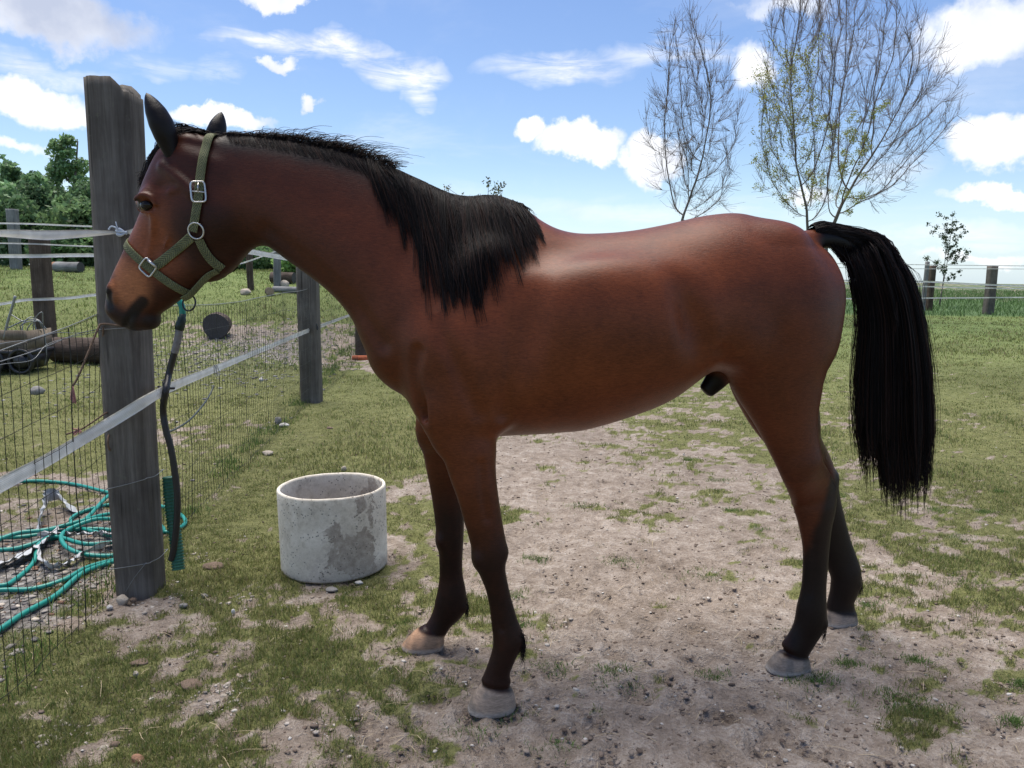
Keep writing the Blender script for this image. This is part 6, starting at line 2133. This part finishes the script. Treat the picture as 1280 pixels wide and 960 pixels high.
# coil of loose wire on the brown post
wc = MB()
Yw = Yc + .3
for (cx, cy, rx, ry, ph) in ((45, 425, 11, 24, 0), (42, 412, 16, 11, .6), (47, 432, 9, 20, 1.2), (38, 418, 9, 22, 2.0), (50, 420, 7, 30, .3)):
    a = np.linspace(ph, ph + 5.6, 20)
    wc.tube(np.array([at(cx + rx * math.cos(t) + 2 * math.sin(3 * t), cy + ry * math.sin(t), Yw + .08 * math.sin(t + ph)) for t in a]), .007, 5)
wc.tube(smooth_tube([at(12, 392, Yw), at(30, 402, Yw), at(48, 401, Yw), at(58, 412, Yw)], 5), .007, 5)
wc.tube(smooth_tube([at(10, 410, Yw), at(34, 400, Yw), at(52, 404, Yw), at(58, 440, Yw), at(56, 456, Yw)], 5), .008, 5)
obj('wire_coil', wc.mesh('wire_coil'), galv, None, 'untidy coil of grey wire hanging on the dark brown post beside the cart', 'wire')

# --- far fence on the right
def slimpost(px, yb, yt_, wpx, Y, label, mat, seed):
    b = at(px, yb, Y); t = at(px, yt_, Y); zc_ = (b - [0, 0, CAM_H]).dot(_f); w = wpx / FPX * zc_
    gz_ = float(Hgt(b[0], Y)); r = thing('fence_post', label, 'post', (b[0], Y, min(gz_, b[2]) - .03), 'posts of the far pasture fence')
    obj('timber', post_mesh(w, w, t[2] - min(gz_, b[2]) + .03, seed=seed, rows=14, groove=.01), mat, r)
YF = 28.5
slimpost(1155, 374, 327, 4.5, YF, 'thin light post of the far fence, left one, with a taller top', wpale, 41)
slimpost(1163, 366, 332, 6.5, YF + 1.6, 'dark post close behind the thin light post of the far fence', wbrown, 42)
slimpost(1237, 371, 332, 10, YF, 'broad grey post of the far fence near the right edge', wgrey, 43)
slimpost(1345, 372, 333, 9, YF, 'grey post of the far fence outside the right edge', wgrey, 44)
gl = 'tapes of the far pasture fence'
for (pts, hw, lab) in (
        ([(1000, 329), (1080, 330), (1155, 331), (1237, 332), (1345, 333)], .013, 'topmost thin tape of the far fence on the right'),
        ([(1000, 334), (1080, 335), (1155, 336), (1237, 336), (1345, 337)], .011, 'second thin tape from the top of the far fence'),
        ([(1000, 350), (1080, 351), (1155, 352), (1237, 356), (1345, 359)], .030, 'middle white tape of the far fence, slightly slack'),
        ([(1000, 354), (1080, 355), (1155, 358), (1237, 360), (1345, 361)], .022, 'fourth tape of the far fence, close under the middle one'),
        ([(1000, 373), (1060, 373), (1155, 372.5), (1237, 372), (1345, 371)], .022, 'lowest white tape of the far fence just above the grass')):
    tape_thing(lab, [at(a, b, YF - .22) for a, b in pts], hw, m=5, ny=3, group=gl)
# ================================================================== trees
def colonize(env, n_att, base, seed, step=.16, infl=1.4, kill=.30, trunk_h=1.0, iters=110, tropism=.25, stems=1):
    """space colonisation: env(k)-> attractor points; returns nodes, parents"""
    r = np.random.default_rng(seed)
    A = env(n_att, r)
    nodes = [np.array(base, float)]; par = [-1]
    for s in range(stems):
        last = 0; p = nodes[0].copy(); d = np.array([r.normal(0, .09), r.normal(0, .09), 1.0]); d /= np.linalg.norm(d)
        for _ in range(int(trunk_h / step)):
            p = p + d * step + r.normal(0, .006, 3); nodes.append(p.copy()); par.append(last); last = len(nodes) - 1
    N = np.array(nodes); par = list(par); cnt = np.zeros(len(N), int)
    near_d = np.full(len(A), 1e9); near_i = np.zeros(len(A), int)
    def upd(lo):
        nonlocal near_d, near_i
        for i in range(lo, len(N)):
            d = ((A - N[i]) ** 2).sum(1); m = d < near_d
            near_d = np.where(m, d, near_d); near_i = np.where(m, i, near_i)
    upd(0)
    for it in range(iters):
        act = near_d < infl ** 2
        if not act.any(): break
        idx = near_i[act]; dv = A[act] - N[idx]; dv /= np.linalg.norm(dv, axis=1)[:, None] + 1e-9
        u, inv = np.unique(idx, return_inverse=True)
        S = np.zeros((len(u), 3)); np.add.at(S, inv, dv)
        S /= np.linalg.norm(S, axis=1)[:, None] + 1e-9
        S += r.normal(0, .07, S.shape) + [0, 0, tropism * .22]; S /= np.linalg.norm(S, axis=1)[:, None]
        ok = cnt[u] < 3; u = u[ok]; S = S[ok]
        if not len(u): break
        new = N[u] + S * step; lo = len(N)
        N = np.vstack([N, new]); par += list(u); cnt[u] += 1; cnt = np.concatenate([cnt, np.zeros(len(new), int)])
        upd(lo)
        keep = near_d > kill ** 2
        A = A[keep]; near_d = near_d[keep]; near_i = near_i[keep]
        if not len(A): break
    return N, np.array(par)


def tree_mesh(N, par, r_tip, expo, rmax, seed, twigs=0, twig_len=.55):
    """chains of tapering tubes; returns (trunk MB, branches MB, twig tips)"""
    r = np.random.default_rng(seed)
    n = len(N); rad = np.zeros(n); kids = [[] for _ in range(n)]
    for i in range(n - 1, 0, -1): kids[par[i]].append(i)
    acc = np.zeros(n)
    for i in range(n - 1, -1, -1):
        if not kids[i]: acc[i] = r_tip ** expo
        if par[i] >= 0: acc[par[i]] += acc[i]
    rad = np.minimum(acc ** (1 / expo), rmax)
    trunk, br = MB(), MB(); tips = []
    start = [0]; done = set()
    stack = [(0, None)]
    while stack:
        i, prev = stack.pop()
        chain = [] if prev is None else [prev]
        chain.append(i); j = i
        while kids[j]:
            ks = sorted(kids[j], key=lambda k: -acc[k])
            for k in ks[1:]: stack.append((k, j))
            j = ks[0]; chain.append(j)
        if len(chain) < 2: continue
        P = N[chain].copy(); R = rad[chain].copy()
        if prev is not None: R[0] = min(R[0], R[1] * 1.15)
        if len(P) > 4: P[1:-1] = (P[:-2] + P[2:] + 2 * P[1:-1]) / 4
        (trunk if prev is None else br).tube(P, R, 7 if R[0] > .03 else (4 if R[0] > .012 else 3), cap=False)
        tips.append((P[-1], P[-1] - P[-2]))
    # fine twigs
    idx = np.where((rad < .02))[0]
    if twigs and len(idx):
        ids = r.choice(idx, twigs); pd = N[ids] - N[np.maximum(par[ids], 0)]
        pd /= np.linalg.norm(pd, axis=1)[:, None] + 1e-6
        d = pd * 1.3 + r.normal(0, .36, pd.shape) + [0, 0, .28]; d /= np.linalg.norm(d, axis=1)[:, None]
        ln = twig_len * r.uniform(.35, 1.2, twigs)[:, None]
        side = r.normal(0, .07, d.shape)
        P = np.stack([N[ids], N[ids] + d * ln * .5 + side * ln * .5, N[ids] + d * ln + [0, 0, 1] * ln * .12], 1)
        V, q = thin_tubes(P, r_tip * .75)
        br.add(V, q); tips_t = P[:, -1]
    else: tips_t = np.zeros((0, 3))
    return trunk, br, tips_t


def leaf_quads(P, size, cols, r, droop=0.0):
    n = len(P)
    a = r.normal(size=(n, 3)); a /= np.linalg.norm(a, axis=1)[:, None]; b = r.normal(size=(n, 3)); b -= a * (a * b).sum(1)[:, None]; b /= np.linalg.norm(b, axis=1)[:, None]
    s = size * r.uniform(.6, 1.4, (n, 1))
    V = np.stack([P - a * s, P - b * s * .55, P + a * s, P + b * s * .55], 1).reshape(-1, 3)
    return V, np.arange(n * 4).reshape(-1, 4), np.repeat(cols, 4, axis=0)


def leafmat(name, transl=.35):
    m = bpy.data.materials.new(name); m.use_nodes = True
    T = NT(m.node_tree); a = T.n('ShaderNodeAttribute', attribute_name='Col')
    bs = T.n('ShaderNodeBsdfPrincipled', ins={'Base Color': (a, 'Color'), 'Roughness': .55, 'Specular IOR Level': .3})
    tr = T.n('ShaderNodeBsdfTranslucent', ins={'Color': (a, 'Color')})
    T.n('ShaderNodeOutputMaterial', ins={'Surface': T.n('ShaderNodeMixShader', ins={0: transl + .1, 1: bs, 2: tr})}); MATS[name] = m; return m


leafm = leafmat('leaf')
barkt = pmat('tree_bark', (.14, .12, .105), rough=.9, noise_scale=12, var=.5, bump=.5, bump_scale=25)
twigm = pmat('twig_bark', (.17, .135, .12), rough=.85, noise_scale=12, var=.4, bump=0)


def bare_tree(px, pyb, Y, outline, label, seed, natt, stems=1, leaf=None, trunk_h=1.2, rmax=.11, twigs=1800, depth=.7, lean=0, r_tip=.0048):
    """outline: list of (py, x_left, x_right) of the crown in the photo, turned into a real volume at distance Y"""
    g = at(px, pyb, Y); gz_ = float(Hgt(g[0], Y)); base = np.array([g[0], Y, gz_])
    O = np.array(outline, float)
    zs = np.array([at(px, y, Y)[2] for y in O[:, 0]]); xl = np.array([at(a, y, Y)[0] for y, a, b in outline]); xr = np.array([at(b, y, Y)[0] for y, a, b in outline])
    o = np.argsort(zs); zs, xl, xr = zs[o], xl[o], xr[o]

    def env(n, r):
        z = r.uniform(zs[0], zs[-1], n * 3); L_, R_2 = np.interp(z, zs, xl), np.interp(z, zs, xr)
        keep = r.random(n * 3) < ((R_2 - L_) / (xr - xl).max()) ** 1.4; z, L_, R_2 = z[keep][:n], L_[keep][:n], R_2[keep][:n]
        a = r.uniform(0, 2 * math.pi, len(z)); q = r.random(len(z)) ** .58
        c = (L_ + R_2) / 2; h = (R_2 - L_) / 2
        return np.stack([c + np.cos(a) * q * h, Y + np.sin(a) * q * h * depth, z], -1)
    N, par = colonize(env, natt, base, seed, trunk_h=trunk_h, stems=stems)
    tr, br, tt_ = tree_mesh(N, par, r_tip, 2.25, rmax, seed, twigs)
    rt = thing('bare_tree', label, 'tree', base)
    if tr.v: obj('trunk', local(tr.mesh('trunk'), rt), barkt, rt)
    if br.v: obj('branches', local(br.mesh('branches'), rt), twigm, rt, kind='stuff')
    if leaf is not None:
        r = np.random.default_rng(seed + 5); nl, sel = leaf
        T_ = np.vstack([tt_, N[len(N) // 3:]]); T_ = T_[sel(T_)]
        if len(T_):
            cs_ = r.random(len(T_)) < .30; T_ = T_[cs_] if cs_.sum() > 20 else T_
            P = T_[r.integers(0, len(T_), nl)] + r.normal(0, .06, (nl, 3))
            cols = np.array([.34, .37, .10])[None] * r.uniform(.5, 1.3, (nl, 1)) * np.where(r.random((nl, 1)) < .2, [[1.3, 1.0, .9]], [[1, 1, 1]])
            V, q, c = leaf_quads(P, .027, cols, r); me = mesh_from('leaves', V, q, False, c)
            obj('leaves', local(me, rt), leafm, rt, kind='stuff')
    print('TREE', seed, len(N))
    return rt


bare_tree(852, 345, 25, [(4, 855, 872), (30, 826, 892), (70, 812, 912), (110, 808, 926), (150, 804, 932), (190, 808, 930), (225, 818, 922), (262, 826, 915), (285, 846, 870)],
          'leafless slender tree, the leftmost of three behind the horse\'s back', 3, 850, stems=1, trunk_h=2.3, rmax=.10, twigs=2600)
xm = at(1010, 150, 24)[0]
bare_tree(1004, 345, 24, [(-60, 985, 1040), (-20, 968, 1062), (15, 955, 1075), (60, 948, 1072), (110, 940, 1065), (160, 938, 1055), (205, 940, 1050), (240, 945, 1045), (262, 985, 1040), (282, 998, 1015)],
          'middle tree behind the rump, pale new leaves on its left side', 5, 1100, stems=1, trunk_h=2.3, rmax=.11, twigs=2600,
          leaf=(7500, lambda P: (P[:, 0] < xm + .25) & (P[:, 2] < 8.2)))
bare_tree(1033, 345, 25.5, [(-50, 1020, 1095), (-10, 1012, 1125), (30, 1010, 1160), (80, 1012, 1190), (125, 1020, 1206), (160, 1025, 1200), (195, 1022, 1172), (225, 1015, 1150), (255, 1020, 1120), (272, 1026, 1080)],
          'wide leafless tree spreading to the right, the rightmost of three', 8, 1500, stems=1, trunk_h=2.4, rmax=.12, twigs=3600,
          leaf=(5000, lambda P: (P[:, 0] < at(1075, 200, 25.5)[0]) & (P[:, 2] < 6.5)))


def sapling(px, pyb, Y, pyt, wpx, label, seed, nst=3, ncl=34, zlo=.45, leaf=.085, ncol=(.050, .075, .030), hide=None):
    g = at(px, pyb, Y); gz_ = float(Hgt(g[0], Y)); top = at(px, pyt, Y)[2]; hw = wpx / 2 / FPX * (Y + .2)
    r = np.random.default_rng(seed); rt = thing('young_tree', label, 'tree', (g[0], Y, gz_)); m = MB(); cl = []
    H_ = top - gz_
    for s in range(nst):
        e = r.uniform(-.35, .35) * hw; hh_ = H_ * (1.0 if s == 0 else r.uniform(.7, .92))
        pts = [np.array([g[0] + s * .05 - .05, Y, gz_]), np.array([g[0] + e * .5, Y + r.normal(0, .1), gz_ + hh_ * .5]), np.array([g[0] + e, Y + r.normal(0, .15), gz_ + hh_])]
        P = catmull(np.array(pts), 8); m.tube(P, np.linspace(.022, .006, len(P)), 5)
        for k in range(ncl // nst):
            t = zlo + (1 - zlo) * (k + r.random()) / (ncl // nst); b = P[int(min(t, .99) * (len(P) - 1))]
            out = hw * (1.1 - .7 * abs(t - .7)) * r.uniform(.2, 1.0) * r.choice([-1, 1]); tip = b + [out, r.normal(0, hw * .5), abs(out) * .5 + .05]
            m.tube(np.array([b, (b + tip) / 2 + [0, 0, -.02], tip]), .005, 4); cl.append(tip); cl.append((b + tip) / 2)
        cl.append(P[-1])
    obj('trunk', local(m.mesh('trunk'), rt), barkt, rt)
    cl = np.array(cl); P = np.repeat(cl, 26, axis=0) + r.normal(0, .055, (len(cl) * 26, 3))
    V, q, c = leaf_quads(P, leaf * .55, np.array(ncol)[None] * r.uniform(.5, 1.5, (len(P), 1)), r)
    obj('leaves', local(mesh_from('leaves', V, q, False, c), rt), leafm, rt, kind='stuff')
    return rt


sapling(1178, 350, 33, 268, 38, 'small leafy sapling on the skyline between the far fence posts', 51, nst=2, ncl=30, zlo=.35)
sapling(606, 345, 20, 228, 84, 'young tree whose leafy tips show just above the mane', 52, nst=4, ncl=34, zlo=.5, leaf=.07, ncol=(.09, .10, .05))

# ------------------------------------------------------------------ the leafy belt on the left
def leafy_tree(x, y, ztop, wid, label, seed, nleaf=11000, tone=0, zlow=.3, cat='tree', name='leafy_tree', blobs=26, conic=0.0):
    r = np.random.default_rng(seed); gz_ = float(Hgt(x, y)); H_ = ztop - gz_
    rt = thing(name, label, cat, (x, y, gz_)); m = MB()
    P = catmull(np.array([[x, y, gz_ - .1], [x + r.normal(0, .1), y, gz_ + H_ * .4], [x + r.normal(0, .2), y, gz_ + H_ * .9]]), 8); m.tube(P, np.linspace(.16, .03, len(P)) * wid / 3.5, 8)
    C_, R2 = [], []
    for k in range(blobs):
        t = (k + r.random()) / blobs; z = gz_ + zlow + (H_ - zlow) * t * .93
        env = wid / 2 * (math.sin(math.pi * min(1, .18 + t * .80)) ** .6 * (1 - conic * t))
        a = r.uniform(0, 6.28); q = r.random() ** .5 * env * .75
        C_.append([x + math.cos(a) * q, y + math.sin(a) * q, z]); R2.append(env * r.uniform(.28, .5) + .12)
        if k % 3 == 0: m.tube(np.array([[x, y, max(gz_, z - abs(q) * .9)], (np.array([x, y, z]) + C_[-1]) / 2, C_[-1]]), .03, 5)
    obj('trunk', local(m.mesh('trunk'), rt), barkt, rt)
    C_ = np.array(C_); R2 = np.array(R2); w = R2 ** 2 / (R2 ** 2).sum(); ids = r.choice(len(C_), nleaf, p=w)
    d = r.normal(size=(nleaf, 3)); d /= np.linalg.norm(d, axis=1)[:, None]
    rad = R2[ids] * (r.random(nleaf) ** .33); L_ = C_[ids] + d * rad[:, None] * [1, 1, .8]
    n_ = fbm(L_ * 1.9 + seed, 3, seed); L_ = L_[n_ > .36]; ids = ids[n_ > .36]
    L_[:, 2] = np.maximum(L_[:, 2], gz_ + .05)
    base = [np.array([.155, .26, .12]), np.array([.21, .33, .145]), np.array([.26, .39, .13])][tone]
    bt = r.uniform(.65, 1.35, len(C_))[ids][:, None]
    cols = base[None] * bt * r.uniform(.55, 1.5, (len(L_), 1))
    V, q, c = leaf_quads(L_, .085, cols, r)
    obj('crown', local(mesh_from('crown', V, q, False, c), rt), leafm, rt, kind='stuff')
    return rt


def LT(px, pyt, Y, wpx, label, seed, **kw):
    p = at(px, pyt, Y); leafy_tree(p[0], Y, p[2], wpx / FPX * Y * 1.02, label, seed, **kw)


LT(-40, 175, 30, 150, 'tall dark tree of the left belt, mostly outside the picture', 61)
LT(12, 196, 27, 90, 'dark green tree at the left edge, lower than its neighbours', 62, conic=.3)
LT(82, 158, 33, 88, 'tallest leafy tree of the left belt, its feathery top beside the big post', 63, tone=1, nleaf=13000, conic=.35)
LT(48, 212, 26, 76, 'bushy dark tree between the left edge and the tallest tree', 64)
LT(118, 222, 27, 84, 'dark tree standing directly behind the big post', 65, nleaf=12000)
LT(160, 205, 31, 110, 'tree hidden mostly by the big post and the horse\'s head', 66, tone=1)
LT(200, 250, 29, 110, 'low broad tree behind the horse\'s head', 67)
for k, (px, pyt, Y, wpx, tone, lab) in enumerate(((14, 226, 24.5, 110, 0, 'dense dark bush at the left edge under the trees'), (80, 240, 24.5, 105, 1, 'dense bush under the tallest tree, left of the big post'), (126, 250, 25, 90, 0, 'dense bush right behind the big post'),
                                             (252, 300, 24, 90, 0, 'bush behind the horse\'s jaw'), (300, 306, 25, 70, 1, 'dark bush seen under the horse\'s throat, left half'), (344, 306, 26, 64, 0, 'dark bush behind the grey yard post'), (376, 296, 22, 56, 2, 'bright green bush left of the second fence post'), (420, 300, 24, 80, 1, 'bush hidden behind the horse\'s neck'))):
    LT(px, pyt, Y, wpx, lab, 80 + k, nleaf=7000, tone=tone, zlow=.05, cat='bush', name='bush', blobs=16)
